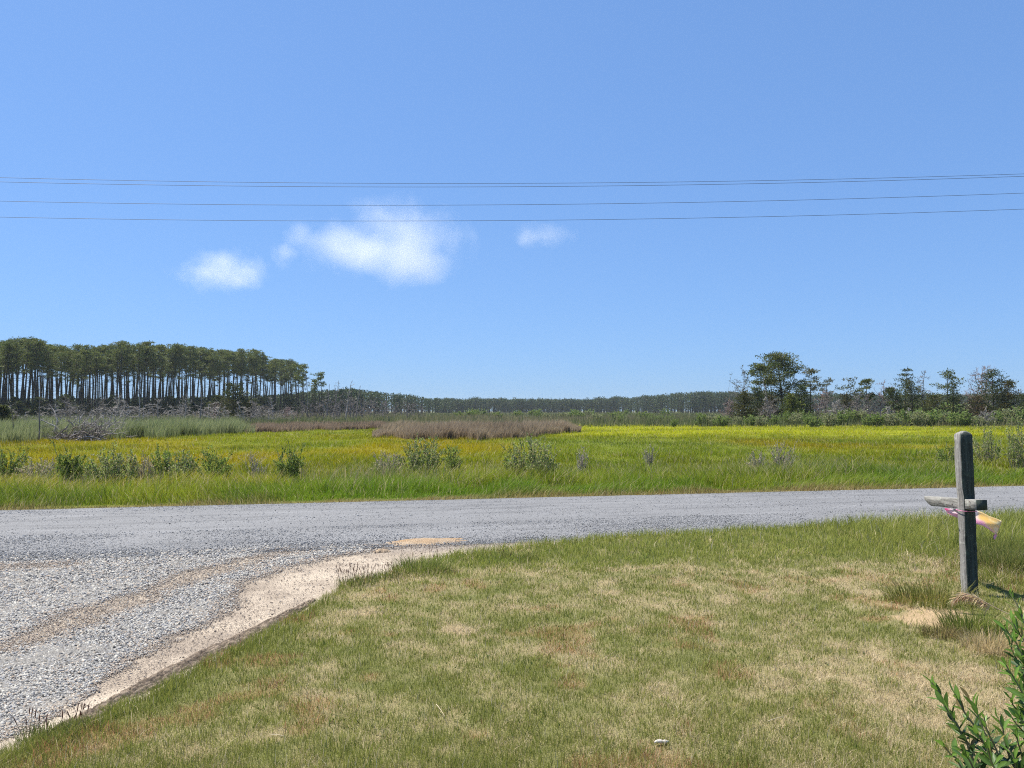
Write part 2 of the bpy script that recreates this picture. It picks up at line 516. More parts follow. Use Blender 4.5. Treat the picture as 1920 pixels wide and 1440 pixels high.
def build_lawn_grass():
    rng = np.random.default_rng(101)
    acc = Acc()
    n = 1500000
    d = np.exp(rng.uniform(math.log(2.5), math.log(13.5), n))
    t = rng.uniform(-0.80, 0.80, n)
    x = d * t; y = d
    sd = lawn_sd(x, y)
    keep = (sd > -0.01) & (y < ROAD_NEAR(x) + 0.3)
    x, y, sd, d = x[keep], y[keep], sd[keep], d[keep]
    s = np.hypot((x - SAND[0]) / 1.0, (y - SAND[1]) / 0.8) + (fbm(x * 4, y * 4, 55) - 0.5) * 0.9 + (fbm(x * 13, y * 13, 50) - 0.5) * 0.5
    clump = fbm(x * 9, y * 9, 56)
    keep = (rng.random(len(x)) < (0.07 + 0.93 * sstep(0.15, 0.55, s)) * (0.45 + 0.9 * clump))
    x, y, sd, d, clump = (a[keep] for a in (x, y, sd, d, clump))
    m = min(len(x), 430000)
    x, y, sd, d, clump = (a[:m] for a in (x, y, sd, d, clump))
    v, red = lawn_dry(x, y)
    isdry = rng.random(m) < sstep(0.12, 1.02, v)
    tall = sstep(7.2, 8.6, y - 0.13 * x) * 0.034 + sstep(0.35, 0.05, sd) * 0.04 + sstep(3.9, 3.0, y) * 0.03
    tall = tall + 0.10 * sstep(3.9, 5.0, x) * sstep(6.6, 7.6, y)
    H = (0.019 + 0.026 * clump + tall) * rng.uniform(0.5, 1.35, m)
    H = np.where(isdry & (rng.random(m) < 0.5), H * 0.45, H)
    W = np.clip(0.00052 * d, 0.0017, 0.006) * rng.uniform(0.7, 1.4, m)
    a = rng.uniform(0, 2 * math.pi, m)
    wind = np.stack([0.35 + 0 * x, 0.05 + 0 * x], 1) * (fbm(x * 1.2, y * 1.2, 57) - 0.3)[:, None]
    k = np.where(isdry, rng.uniform(0.3, 1.6, m), rng.uniform(0.15, 0.7, m))
    lean = (np.stack([np.cos(a), np.sin(a)], 1) + wind) * (H * k)[:, None]
    green = mix(np.array([0.140, 0.185, 0.032]), np.array([0.300, 0.305, 0.078]), rng.random(m) * 0.7 + 0.3 * fbm(x * 1.3, y * 1.3, 58))
    straw = mix(np.array([0.36, 0.285, 0.155]), np.array([0.68, 0.585, 0.41]), rng.random(m) ** 1.3)
    c = np.where(isdry[:, None], straw, green)
    isred = rng.random(m) < red * 0.5
    c = np.where(isred[:, None], np.array([0.36, 0.19, 0.10]) * rng.uniform(0.7, 1.3, (m, 1)), c)
    c = c * rng.uniform(0.70, 1.24, (m, 1)) * (1 + 0.22 * sstep(7.0, 8.4, y - 0.13 * x))[:, None]
    odd = rng.random(m)
    stalk = odd < 0.006                                   # long bleached stalks standing out of the sward
    H = np.where(stalk, H * 1.7 + 0.012, H); c = np.where(stalk[:, None], np.array([0.60, 0.52, 0.36]) * rng.uniform(0.7, 1.1, (m, 1)), c)
    weed = (odd > 0.985) & (fbm(x * 2.2, y * 2.2, 60) > 0.52)   # broad low weed leaves
    W = np.where(weed, W * 3.2, W); H = np.where(weed, H * 0.6, H); c = np.where(weed[:, None], np.array([0.075, 0.125, 0.03]) * rng.uniform(0.8, 1.5, (m, 1)), c)
    P = np.stack([x, y, lawn_z(x, y, sd) - 0.004], 1)
    blades(acc, P, H, W, lean, rng, c, c * np.array([1.12, 1.08, 1.05]))
    o = obj('lawn_grass', acc.mesh('lawn_grass', M_GRASS))
    tag(o, 'short half dry lawn grass in green and straw patches', 'grass', kind='stuff')


def build_marsh_grass():
    rng = np.random.default_rng(102)
    acc = Acc()
    n = 520000
    d = np.exp(rng.uniform(math.log(10.5), math.log(105), n))
    t = rng.uniform(-0.80, 0.80, n)
    x = d * t; y = d
    s = (y - ROAD_FAR(x)) * KN
    keep = s > 0.02 + 0.12 * rng.random(n)
    x, y, d, s = x[keep], y[keep], d[keep], s[keep]
    m = len(x)
    c = marsh_col(x, y)
    dryp = 0.05 + 0.10 * sstep(2.5, 5, s) * sstep(16, 8, s) + 0.05 * sstep(0.5, 0.66, fbm(x * 0.4, y * 0.4, 62))
    dry = rng.random(m) < dryp
    c = c * rng.uniform(0.72, 1.25, (m, 1)) * (1 + rng.normal(0, 0.07, (m, 3)))
    c = np.where(dry[:, None], np.array([0.48, 0.41, 0.24]) * rng.uniform(0.7, 1.2, (m, 1)), c)
    clump = fbm(x * 0.8, y * 0.8, 61)
    prof = 0.06 + 0.22 * sstep(0.1, 2.2, s) + 0.07 * sstep(1.8, 3, s) * sstep(6, 4.5, s) + 0.10 * sstep(3.0, 5, s) * sstep(7.5, 5, s) - 0.06 * sstep(7, 10, s)
    prof = prof * (1 - 0.25 * sstep(10, 25, s))
    H = prof * (0.35 + 1.25 * sstep(0.25, 0.75, clump)) * rng.uniform(0.6, 1.25, m)
    W = np.clip(0.00062 * d, 0.006, 0.08) * rng.uniform(0.6, 1.3, m)
    ang = fbm(x * 0.22, y * 0.22, 63) * 9.0
    sw = np.stack([np.cos(ang), np.sin(ang)], 1) * 0.6 + np.array([0.25, -0.05])
    a = rng.uniform(0, 2 * math.pi, m)
    lean = (sw * (0.3 + 0.9 * fbm(x * 0.5, y * 0.5, 64))[:, None] + np.stack([np.cos(a), np.sin(a)], 1) * 0.55) * H[:, None] * 0.75
    P = np.stack([x, y, ground_z(x, y) - 0.02], 1)
    near = d < 34
    H = H * (1 - 0.18 * sstep(1.5, 4, s) * sstep(14, 8, s))
    blades(acc, P[near], H[near], W[near], lean[near], rng, c[near] * 0.92, c[near] * 1.08)
    blades(acc, P[~near], H[~near], W[~near], lean[~near], rng, c[~near] * 0.92, c[~near] * 1.08, segs=1)
    o = obj('marsh_grass', acc.mesh('marsh_grass', M_GRASS))
    tag(o, 'yellow green marsh hay covering the flat beyond the road', 'grass', kind='stuff')


def build_reeds():
    rng = np.random.default_rng(103)

    def stand(name, label, pxs, front, depth, n, h0, h1, c1, c2, w, drift, cat='reeds', gap=0.0):
        acc = Acc()
        px = rng.uniform(pxs[0], pxs[1], n)
        fr = np.interp(px, [p[0] for p in front], [at(p[0], p[1], -0.3)[1] for p in front])
        q = rng.random(n) ** 1.6
        edge = sstep(pxs[0], pxs[0] + drift, px) * sstep(pxs[1], pxs[1] - drift, px)
        Y = fr + q * depth * (0.25 + 0.75 * edge)
        nn = fbm(px * 0.03, Y * 0.25, 71)
        Y = Y + (nn - 0.5) * 9.0 * (1 - q)
        X = (px - 960) / F * Y
        cl = fbm(X * 0.5, Y * 0.5, 72)
        ok = rng.random(n) > gap * sstep(0.5, 0.35, cl)
        X, Y, cl, edge, q = X[ok], Y[ok], cl[ok], edge[ok], q[ok]
        m = len(X)
        H = (h0 + (h1 - h0) * cl) * rng.uniform(0.6, 1.15, m) * (0.55 + 0.45 * edge) * (0.8 + 0.2 * sstep(0, 0.1, q))
        W = 0.0007 * Y * w * rng.uniform(0.6, 1.3, m)
        a = rng.uniform(0, 2 * math.pi, m)
        lean = (np.stack([np.cos(a), np.sin(a)], 1) * rng.uniform(0.05, 0.45, (m, 1)) + np.array([0.18, 0.0])) * H[:, None]
        c = mix(np.array(c1), np.array(c2), np.clip(rng.random(m) * 0.6 + 0.6 * (fbm(X * 0.25, Y * 0.12, 73) - 0.2), 0, 1)) * rng.uniform(0.75, 1.2, (m, 1))
        P = np.stack([X, Y, np.full(m, -0.32)], 1)
        blades(acc, P, H, W, lean, rng, c * 0.9, c * 1.1)
        o = obj(name, acc.mesh(name, M_GRASS))
        tag(o, label, cat, kind='stuff')

    stand('green_reeds', 'green reed bed at the foot of the dead brush', (-190, 478), [(-190, 838), (0, 831), (120, 826), (300, 822), (478, 813)],
          22, 22000, 0.6, 1.8, (0.13, 0.18, 0.06), (0.33, 0.33, 0.19), 0.85, 40, gap=0.5)
    stand('brown_cordgrass', 'pinkish brown dead grass patch in the middle of the marsh', (698, 1088),
          [(698, 820), (760, 824), (900, 824), (1000, 820), (1088, 810)], 26, 34000, 0.45, 1.45, (0.15, 0.108, 0.07), (0.42, 0.335, 0.235), 0.75, 40, 'grass', gap=0.6)
    stand('brown_grass_strip', 'thin brownish dead grass strip behind the mustard field', (455, 740), [(455, 812), (560, 808), (740, 804)],
          22, 14000, 0.45, 0.95, (0.17, 0.115, 0.08), (0.33, 0.26, 0.19), 1.0, 25, 'grass')
    # far marsh: rough grey green growth between the bright hay and the woods
    acc = Acc(); n = 70000
    d = np.exp(rng.uniform(math.log(84), math.log(640), n)); t = rng.uniform(-0.8, 0.8, n)
    X, Y = d * t, d
    ok = ~((X / Y > 0.06) & (Y < 92))
    X, Y, d = X[ok], Y[ok], d[ok]; m = len(X)
    cl = fbm(X * 0.09, Y * 0.03, 75)
    H = (0.45 + 1.1 * cl) * rng.uniform(0.5, 1.3, m) * sstep(640, 300, d) + 0.2
    W = 0.0011 * d * rng.uniform(0.6, 1.3, m)
    c = mix(np.array([0.085, 0.115, 0.04]), np.array([0.21, 0.20, 0.115]), np.clip(fbm(X * 0.03, Y * 0.05, 76) * 1.5 - 0.35 + rng.normal(0, 0.2, m), 0, 1))
    c = mix(c, np.array([0.22, 0.17, 0.115]), sstep(0.55, 0.75, fbm(X * 0.012, Y * 0.04, 77)) * 0.7)
    lean = rng.normal(0, 0.2, (m, 2)) * H[:, None]
    blades(acc, np.stack([X, Y, np.full(m, -0.35)], 1), H, W, lean, rng, c * 0.9, c * 1.1, segs=1)
    o = obj('far_marsh_growth', acc.mesh('far_marsh_growth', M_GRASS))
    tag(o, 'grey green rough growth on the far marsh before the distant woods', 'grass', kind='stuff')


# ------------------------------------------------------------------ stones
def build_gravel():
    rng = np.random.default_rng(104)
    ico = np.array([[1, 0, 0], [-1, 0, 0], [0, 1, 0], [0, -1, 0], [0, 0, 1], [0, 0, -1.0],
                    [.62, .62, .35], [-.62, .62, -.35], [.62, -.62, -.35], [-.62, -.62, .35]])
    # hull of a rough lump: octahedron with its upper faces split by a raised shoulder
    base = ico[:6]
    T = np.array([[0, 2, 4], [2, 1, 4], [1, 3, 4], [3, 0, 4], [2, 0, 5], [1, 2, 5], [3, 1, 5], [0, 3, 5]])
    acc = Acc()

    def scatter(x, y, z, size, colr):
        n = len(x)
        V = base[None] * (1 + rng.normal(0, 0.22, (n, 6, 3)))
        V = V * (size * 0.5)[:, None, None] * np.array([1.0, 0.85, 0.62]) * rng.uniform(0.7, 1.3, (n, 1, 3))
        a = rng.uniform(0, 2 * math.pi, n); b = rng.uniform(-0.6, 0.6, n)
        ca, sa, cb, sb = np.cos(a), np.sin(a), np.cos(b), np.sin(b)
        vy = V[..., 1] * cb[:, None] - V[..., 2] * sb[:, None]; vz = V[..., 1] * sb[:, None] + V[..., 2] * cb[:, None]
        X = V[..., 0] * ca[:, None] - vy * sa[:, None]; Y = V[..., 0] * sa[:, None] + vy * ca[:, None]
        W = np.stack([X + x[:, None], Y + y[:, None], vz + (z + size * 0.12)[:, None]], -1)
        F_ = (np.arange(n)[:, None, None] * 6 + T[None]).reshape(-1, 3)
        acc.add(W.reshape(-1, 3), [F_], np.repeat(colr, 6, 0))

    n = 2300000
    d = np.exp(rng.uniform(math.log(2.4), math.log(11), n)); t = rng.uniform(-1.15, 0.4, n)
    x, y = d * t, d
    sd = lawn_sd(x, y)
    ok = (sd < 0.02) & (y < ROAD_NEAR(x) + 0.45)
    x, y, sd, d = x[ok], y[ok], sd[ok], d[ok]
    tanv = drive_tan(x, y)
    pres = np.clip(1.0 - 0.96 * tanv, 0.0, 1) * (0.80 + 0.25 * sstep(0.3, 0.65, fbm(x * 1.5, y * 1.5, 81)))
    ok = rng.random(len(x)) < pres
    x, y, d, tanv = x[ok], y[ok], d[ok], tanv[ok]
    m = min(len(x), 560000); x, y, d, tanv = x[:m], y[:m], d[:m], tanv[:m]
    size = np.clip(rng.lognormal(0.0, 0.34, m), 0.4, 2.2) * (0.0066 + 0.0016 * d) * (1 - 0.40 * tanv)
    pick = rng.random(m)
    grey = np.array([0.172, 0.172, 0.174]) * rng.uniform(0.22, 1.85, (m, 1))
    c = np.where((pick < 0.26)[:, None], np.array([0.40, 0.385, 0.35]) * rng.uniform(0.8, 1.2, (m, 1)), grey)
    c = np.where((pick > 0.90 - 0.85 * tanv)[:, None], np.array([0.34, 0.28, 0.225]) * rng.uniform(0.7, 1.2, (m, 1)), c)
    scatter(x, y, np.full(m, 0.002), size, np.clip(c, 0.05, 0.75))
    # loose chips along the near side of the road
    n = 150000
    x = rng.uniform(-10, 13, n); w = rng.random(n) ** 1.5 * 1.7
    y = ROAD_NEAR(x) - 0.15 + w
    mid = rng.random(n) < 0.25
    y = np.where(mid, ROAD_NEAR(x) + rng.random(n) * 4.6, y)
    edge_far = rng.random(n) < 0.18
    y = np.where(edge_far, ROAD_FAR(x) - rng.random(n) ** 2 * 0.7 + 0.05, y)
    ok = in_view(x, y) & (lawn_sd(x, y) < 0.05) & (rng.random(n) < sstep(0.2, 0.7, fbm(x * 0.8, y * 1.6, 82)) * 0.9 + 0.1)
    x, y = x[ok], y[ok]; m = len(x)
    size = np.clip(rng.lognormal(math.log(0.013), 0.3, m), 0.006, 0.03)
    v = (y - ROAD_NEAR(x)) / 4.65
    z = 0.012 + 0.035 * (1 - (2 * np.clip(v, 0, 1) - 1) ** 2)
    scatter(x, y, z, size, np.array([0.185, 0.19, 0.196]) * rng.uniform(0.35, 1.9, (m, 1)))
    o = obj('loose_gravel', acc.mesh('loose_gravel', M_STONE))
    tag(o, 'loose grey crushed stone on the drive and road edge', 'gravel', kind='stuff')


def build_dirt_features():
    rng = np.random.default_rng(105)
    # ridged tyre rut squeezed along the lawn edge
    pts = np.array([at(*p)[:2] for p in [(120, 1388), (190, 1358), (262, 1318), (345, 1272), (420, 1232), (480, 1203), (530, 1176), (575, 1152), (612, 1130)]])
    u = np.linspace(0, 1, 1200); seg = np.linspace(0, 1, len(pts))
    cx, cy = np.interp(u, seg, pts[:, 0]), np.interp(u, seg, pts[:, 1])
    k = np.ones(91) / 91
    cx = np.convolve(np.pad(cx, 45, 'edge'), k, 'valid'); cy = np.convolve(np.pad(cy, 45, 'edge'), k, 'valid')
    tx, ty = np.gradient(cx), np.gradient(cy); L = np.hypot(tx, ty); tx /= L; ty /= L
    arc = np.cumsum(L)
    w = np.linspace(-1, 1, 25)
    A, Wd = np.meshgrid(np.arange(1200), w, indexing='ij')
    half = 0.115 * np.sin(np.clip(u, 0.02, 0.98) * math.pi)[A] ** 0.4
    off = -0.10 + Wd * half
    X = cx[A] - ty[A] * (-off); Y = cy[A] + tx[A] * (-off)
    sh = arc[A] + Wd * 0.10
    crack = np.minimum(np.abs(fbm(sh * 9, Wd * 3.2 + 5, 91) - 0.5), np.abs(fbm(sh * 16, Wd * 4.5, 97) - 0.5)) * 9
    ridge = np.clip(crack, 0, 1); groove = 1.0
    z = 0.012 + (1 - Wd ** 4) * (0.006 + 0.020 * ridge * groove + 0.012 * fbm(X * 12, Y * 12, 92))
    z -= 0.03 * Wd ** 6
    Q = (np.arange(1199)[:, None] * 25 + np.arange(24)[None]).ravel()
    Q = np.stack([Q, Q + 1, Q + 26, Q + 25], 1)
    c = mix(np.array([0.06, 0.048, 0.04]), np.array([0.27, 0.215, 0.165]), np.clip(0.15 + 0.75 * ridge - 0.5 * fbm(X * 7, Y * 7, 93), 0, 1).ravel())
    m = mat_attr('rut_clay', 0.95, 0, 0.1, bump=(60.0, 0.6, 0.01), grain=(90.0, 0.3))
    o = obj('tyre_rut', mesh('tyre_rut', np.stack([X, Y, z], -1).reshape(-1, 3), [Q], m, c, False))
    tag(o, 'dark ridged tyre rut along the lawn edge', kind='structure')
    # orange sandy mound at the mouth of the drive
    def mound(px, py, rx, ry, h, rot, label):
        c0 = at(px, py)
        r = np.linspace(0, 1, 22); th = np.linspace(0, 2 * math.pi, 65)[:-1]
        RR, TH = np.meshgrid(r, th, indexing='ij')
        k = 1 + 0.55 * (fbm(np.cos(TH) * 2.5 + px, np.sin(TH) * 2.5, 94) - 0.5) * 2
        lx, ly = RR * k * rx * np.cos(TH), RR * k * ry * np.sin(TH)
        X = c0[0] + lx * math.cos(rot) - ly * math.sin(rot); Y = c0[1] + lx * math.sin(rot) + ly * math.cos(rot)
        Z = -0.015 + (h + 0.02) * (1 - RR ** 2) * (0.6 + 0.7 * fbm(X * 5, Y * 5, 95)) + 0.012
        C_ = mix(np.array([0.33, 0.195, 0.085]), np.array([0.345, 0.265, 0.185]), np.clip(fbm(X * 4, Y * 8, 96) * 2.2 - 0.45 - 0.5 * np.clip(ly / ry, -0.6, 1), 0, 1).ravel())
        n = 64
        i = np.arange(21)[:, None] * n; j = np.arange(n)[None]
        Q = np.stack([i + j, i + n + j, i + n + (j + 1) % n, i + (j + 1) % n], -1).reshape(-1, 4)
        o = obj('sand_mound', mesh('sand_mound', np.stack([X, Y, Z], -1).reshape(-1, 3), [Q], M_SOIL, C_, True))
        tag(o, label, kind='structure')
    mound(800, 1017, 0.58, 0.21, 0.03, 0.26, 'low orange sand heap where the drive meets the road')
    mound(716, 1034, 0.10, 0.06, 0.02, 0.1, 'tiny orange sand spot beside the larger sand heap')


# ------------------------------------------------------------------ trees
PINE_G = (0.085, 0.118, 0.034)
PINE_Y = (0.155, 0.175, 0.048)
CEDAR_G = (0.050, 0.075, 0.024)


def pine_parts(seed, H, cb, spread, nl, pads, tufts, tl, tw, r0, flat=0.45, stubs=6, prof='round', base_col=PINE_G, alt_col=PINE_Y, lean=0.0, wander=0.02, sub=True):
    rng = np.random.default_rng(seed)
    T, C = Acc(), Acc()
    trunk = branch(rng, (0, 0, -0.3), (lean, lean * 0.3, 1), H * 0.97 + 0.3, 14, wander, 0.02)
    hz = trunk[:, 2]
    tube(T, trunk, r0 * (1 - 0.82 * np.linspace(0, 1, len(trunk)) ** 1.2), 7)

    def pos(h):
        return np.array([np.interp(h, hz, trunk[:, k]) for k in range(3)])

    def clump(c, sz):
        n = max(3, int(tufts * rng.uniform(0.7, 1.3)))
        o = rng.normal(0, 1, (n, 3)); o = norm(o) * rng.random((n, 1)) ** 0.5
        o[:, 2] *= flat
        P = c + o * sz
        D = norm(o) + np.array([0, 0, 0.55]) + rng.normal(0, 0.35, (n, 3))
        t = rng.random()
        cc = jit(rng, mix(base_col, alt_col, np.array(t)), n, 0.16, 0.06)
        leaves(C, P, D, tl * rng.uniform(0.7, 1.3, n), tw * rng.uniform(0.7, 1.3, n), rng, cc)

    for i in range(nl):
        u = (i + rng.random()) / nl
        h = cb * H + (H * 0.95 - cb * H) * u
        if prof == 'round': pr = math.sin(math.pi * (0.22 + 0.72 * u)) ** 0.8
        elif prof == 'cone': pr = (1 - u) ** 0.8 + 0.08
        elif prof == 'top': pr = 0.45 + 0.75 * u if u < 0.75 else 1.0 - (u - 0.75) * 2.2
        else: pr = 0.8
        L = spread * pr * rng.uniform(0.55, 1.15)
        a = i * 2.4 + rng.normal(0, 0.5)
        d = np.array([math.cos(a), math.sin(a), rng.uniform(-0.05, 0.35) + 0.55 * u])
        B = branch(rng, pos(h), d, L, 5, 0.16, 0.05)
        tube(T, B, np.linspace(max(0.016, r0 * 0.30 * (1 - 0.5 * u)), 0.012, 6), 4)
        for q in range(pads):
            w = rng.uniform(0.45, 1.05)
            k = min(5, w * 5); c = B[int(k)] + (B[min(5, int(k) + 1)] - B[int(k)]) * (k - int(k))
            c = c + rng.normal(0, 0.22, 3) * np.array([1, 1, 0.5]) * spread * 0.38
            if sub: tube(T, np.array([B[max(0, int(k) - 1)], c]), [0.02, 0.009], 3)
            clump(c, spread * rng.uniform(0.17, 0.30))
    for q in range(3): clump(pos(H * rng.uniform(0.92, 0.99)), spread * 0.24)
    for i in range(stubs):
        h = H * cb * rng.uniform(0.45, 1.0); a = rng.uniform(0, 6.28)
        B = branch(rng, pos(h), (math.cos(a), math.sin(a), 0.1), rng.uniform(0.5, 1.6), 3, 0.2, 0.0)
        tube(T, B, np.linspace(0.035, 0.01, 4), 3)
    return T, C


def cedar_parts(seed, H, Wd, nl=46, per=26, tl=0.30, tw=0.12, base=CEDAR_G, alt=(0.075, 0.088, 0.024), gaps=0.2, up=0.35, power=0.85, low=0.05, r0=0.14, tiers=0):
    rng = np.random.default_rng(seed)
    T, C = Acc(), Acc()
    trunk = branch(rng, (0, 0, -0.3), (0, 0, 1), H + 0.25, 10, 0.025, 0.02)
    tube(T, trunk, np.linspace(r0, 0.02, 11), 6)
    for i in range(nl):
        u = (i + rng.random()) / nl
        if tiers: u = (math.floor(u * tiers) + 0.5 + rng.normal(0, 0.10)) / tiers
        u = min(max(u, 0.0), 0.99)
        if rng.random() < gaps * 0.6: continue
        h = H * (low + (0.97 - low) * u)
        k = (h + 0.3) / (H + 0.25) * 10; k = min(9.9, max(0, k))
        p0 = trunk[int(k)] + (trunk[int(k) + 1] - trunk[int(k)]) * (k - int(k))
        L = Wd * 0.5 * ((1 - u) ** power + 0.06) * rng.uniform(0.6, 1.2)
        if u < 0.12: L *= 0.8
        a = i * 2.4 + rng.normal(0, 0.4)
        B = branch(rng, p0, (math.cos(a), math.sin(a), up * rng.uniform(0.2, 1.2)), L, 4, 0.12, 0.03)
        tube(T, B, np.linspace(0.035, 0.009, 5), 3)
        n = int(per * (0.4 + L / (Wd * 0.5)))
        w = rng.uniform(0.15, 1.05, n) * 4; kk = np.minimum(w.astype(int), 3)
        P = B[kk] + (B[kk + 1] - B[kk]) * (w - kk)[:, None] + rng.normal(0, 1, (n, 3)) * np.array([0.16, 0.16, 0.09]) * (Wd / 2.6) * (0.5 + 0.5 * L / (Wd * 0.5))
        D = (B[-1] - B[0]) / L + np.array([0, 0, 0.35]) + rng.normal(0, 0.45, (n, 3))
        cc = jit(rng, mix(base, alt, np.array(rng.random() ** 1.5)), n, 0.18, 0.06)
        leaves(C, P, D, tl * rng.uniform(0.6, 1.3, n), tw * rng.uniform(0.6, 1.3, n), rng, cc)
    return T, C


def dead_parts(seed, H, spread, nl=22, tw=5, r0=0.11, low=0.25, up=0.25, lean=0.0, twin=False, rmin=0.012, fine=3):
    rng = np.random.default_rng(seed)
    T = Acc()
    for q in range(2 if twin else 1):
        st = (0.0 if not twin else (q - 0.5) * 0.9, 0, -0.3)
        trunk = branch(rng, st, (lean + rng.normal(0, 0.03), 0, 1), H * (1 if q == 0 else 0.93) + 0.3, 9, 0.05, 0.03)
        tube(T, trunk, np.linspace(r0, rmin * 1.3, 10), 6)
        for i in range(nl):
            u = (i + rng.random()) / nl
            k = (low + (0.98 - low) * u) * 9; k = min(8.9, k)
            p0 = trunk[int(k)] + (trunk[int(k) + 1] - trunk[int(k)]) * (k - int(k))
            L = spread * (1.0 - 0.65 * u) * rng.uniform(0.35, 1.1)
            a = rng.uniform(0, 6.28)
            B = branch(rng, p0, (math.cos(a), math.sin(a), up * rng.uniform(-0.2, 2)), L, 5, 0.22, 0.06)
            tube(T, B, np.linspace(max(rmin * 1.4, r0 * 0.32 * (1 - 0.5 * u)), rmin, 6), 4)
            for j in range(tw):
                w = rng.integers(1, 6)
                D = norm(B[w] - B[w - 1]) + rng.normal(0, 0.55, 3) + np.array([0, 0, 0.2])
                S = branch(rng, B[w], D, L * rng.uniform(0.2, 0.5), 3, 0.25, 0.05)
                tube(T, S, np.linspace(rmin * 1.1, rmin * 0.6, 4), 3)
                for f in range(fine):
                    D2 = norm(S[2] - S[1]) + rng.normal(0, 0.7, 3)
                    tube(T, branch(rng, S[rng.integers(1, 4)], D2, L * rng.uniform(0.1, 0.22), 2, 0.2), np.linspace(rmin * 0.8, rmin * 0.5, 3), 3)
    return T


def shrub_parts(seed, H, Wd, nstem, nleaf, ll, lw, cols, stem_r=0.006, twigs=4, leaf_lo=0.25, erect=1.0, fold=0.0):
    rng = np.random.default_rng(seed)
    T, C = Acc(), Acc()
    seg = []
    for i in range(nstem):
        a = rng.uniform(0, 6.28); rr = math.sqrt(rng.random())
        p0 = np.array([math.cos(a) * rr * Wd * 0.22, math.sin(a) * rr * Wd * 0.22, -0.05])
        tgt = np.array([math.cos(a) * rr * Wd * 0.5, math.sin(a) * rr * Wd * 0.5, H * rng.uniform(0.42, 1.08) * (1 - 0.28 * rr ** 2)])
        d = tgt - p0; L = np.linalg.norm(d)
        B = branch(rng, p0, norm(d) + np.array([0, 0, 0.15 * erect]), L, 6, 0.10, 0.02)
        tube(T, B, np.linspace(stem_r, stem_r * 0.4, 7), 4)
        seg.append(B)
        for j in range(twigs):
            k = rng.integers(1, 6)
            D = norm(B[k + 1] - B[k]) + rng.normal(0, 0.45, 3)
            S = branch(rng, B[k], D, L * rng.uniform(0.15, 0.38), 4, 0.15, 0.05)
            tube(T, S, np.linspace(stem_r * 0.5, stem_r * 0.25, 5), 3)
            seg.append(S)
    if nleaf:
        n = nleaf
        s = rng.integers(0, len(seg), n); P, D = np.zeros((n, 3)), np.zeros((n, 3))
        for q in range(n):
            B = seg[s[q]]; w = rng.random() ** 0.7 * (len(B) - 1); k = min(int(w), len(B) - 2)
            P[q] = B[k] + (B[k + 1] - B[k]) * (w - k); D[q] = norm(B[k + 1] - B[k])
        ok = (P[:, 2] > H * leaf_lo * rng.uniform(0.4, 1.2, n))
        P, D = P[ok], D[ok]; n = len(P)
        D = D * 0.6 + rng.normal(0, 0.55, (n, 3)) + np.array([0, 0, 0.25])
        ci = rng.choice(len(cols), n, p=np.array([c[1] for c in cols]) / sum(c[1] for c in cols))
        cc = jit(rng, np.array([c[0] for c in cols])[ci], n, 0.2, 0.07)
        leaves(C, P, D, ll * rng.uniform(0.6, 1.25, n), lw * rng.uniform(0.7, 1.25, n), rng, cc, fold)
    return T, C


def make(name, label, cat, T, C, loc, rz=0.0, group=None, scale=1.0, bark=None, leafmat=None, tname='trunk', cname='crown'):
    r = thing(name, label, cat, loc, rz, group, scale)
    obj(tname, T.mesh(name + '_' + tname, bark or M_BARK, True), r)
    if C is not None and C.n: obj(cname, C.mesh(name + '_' + cname, leafmat or M_NEEDLE), r)
    return r


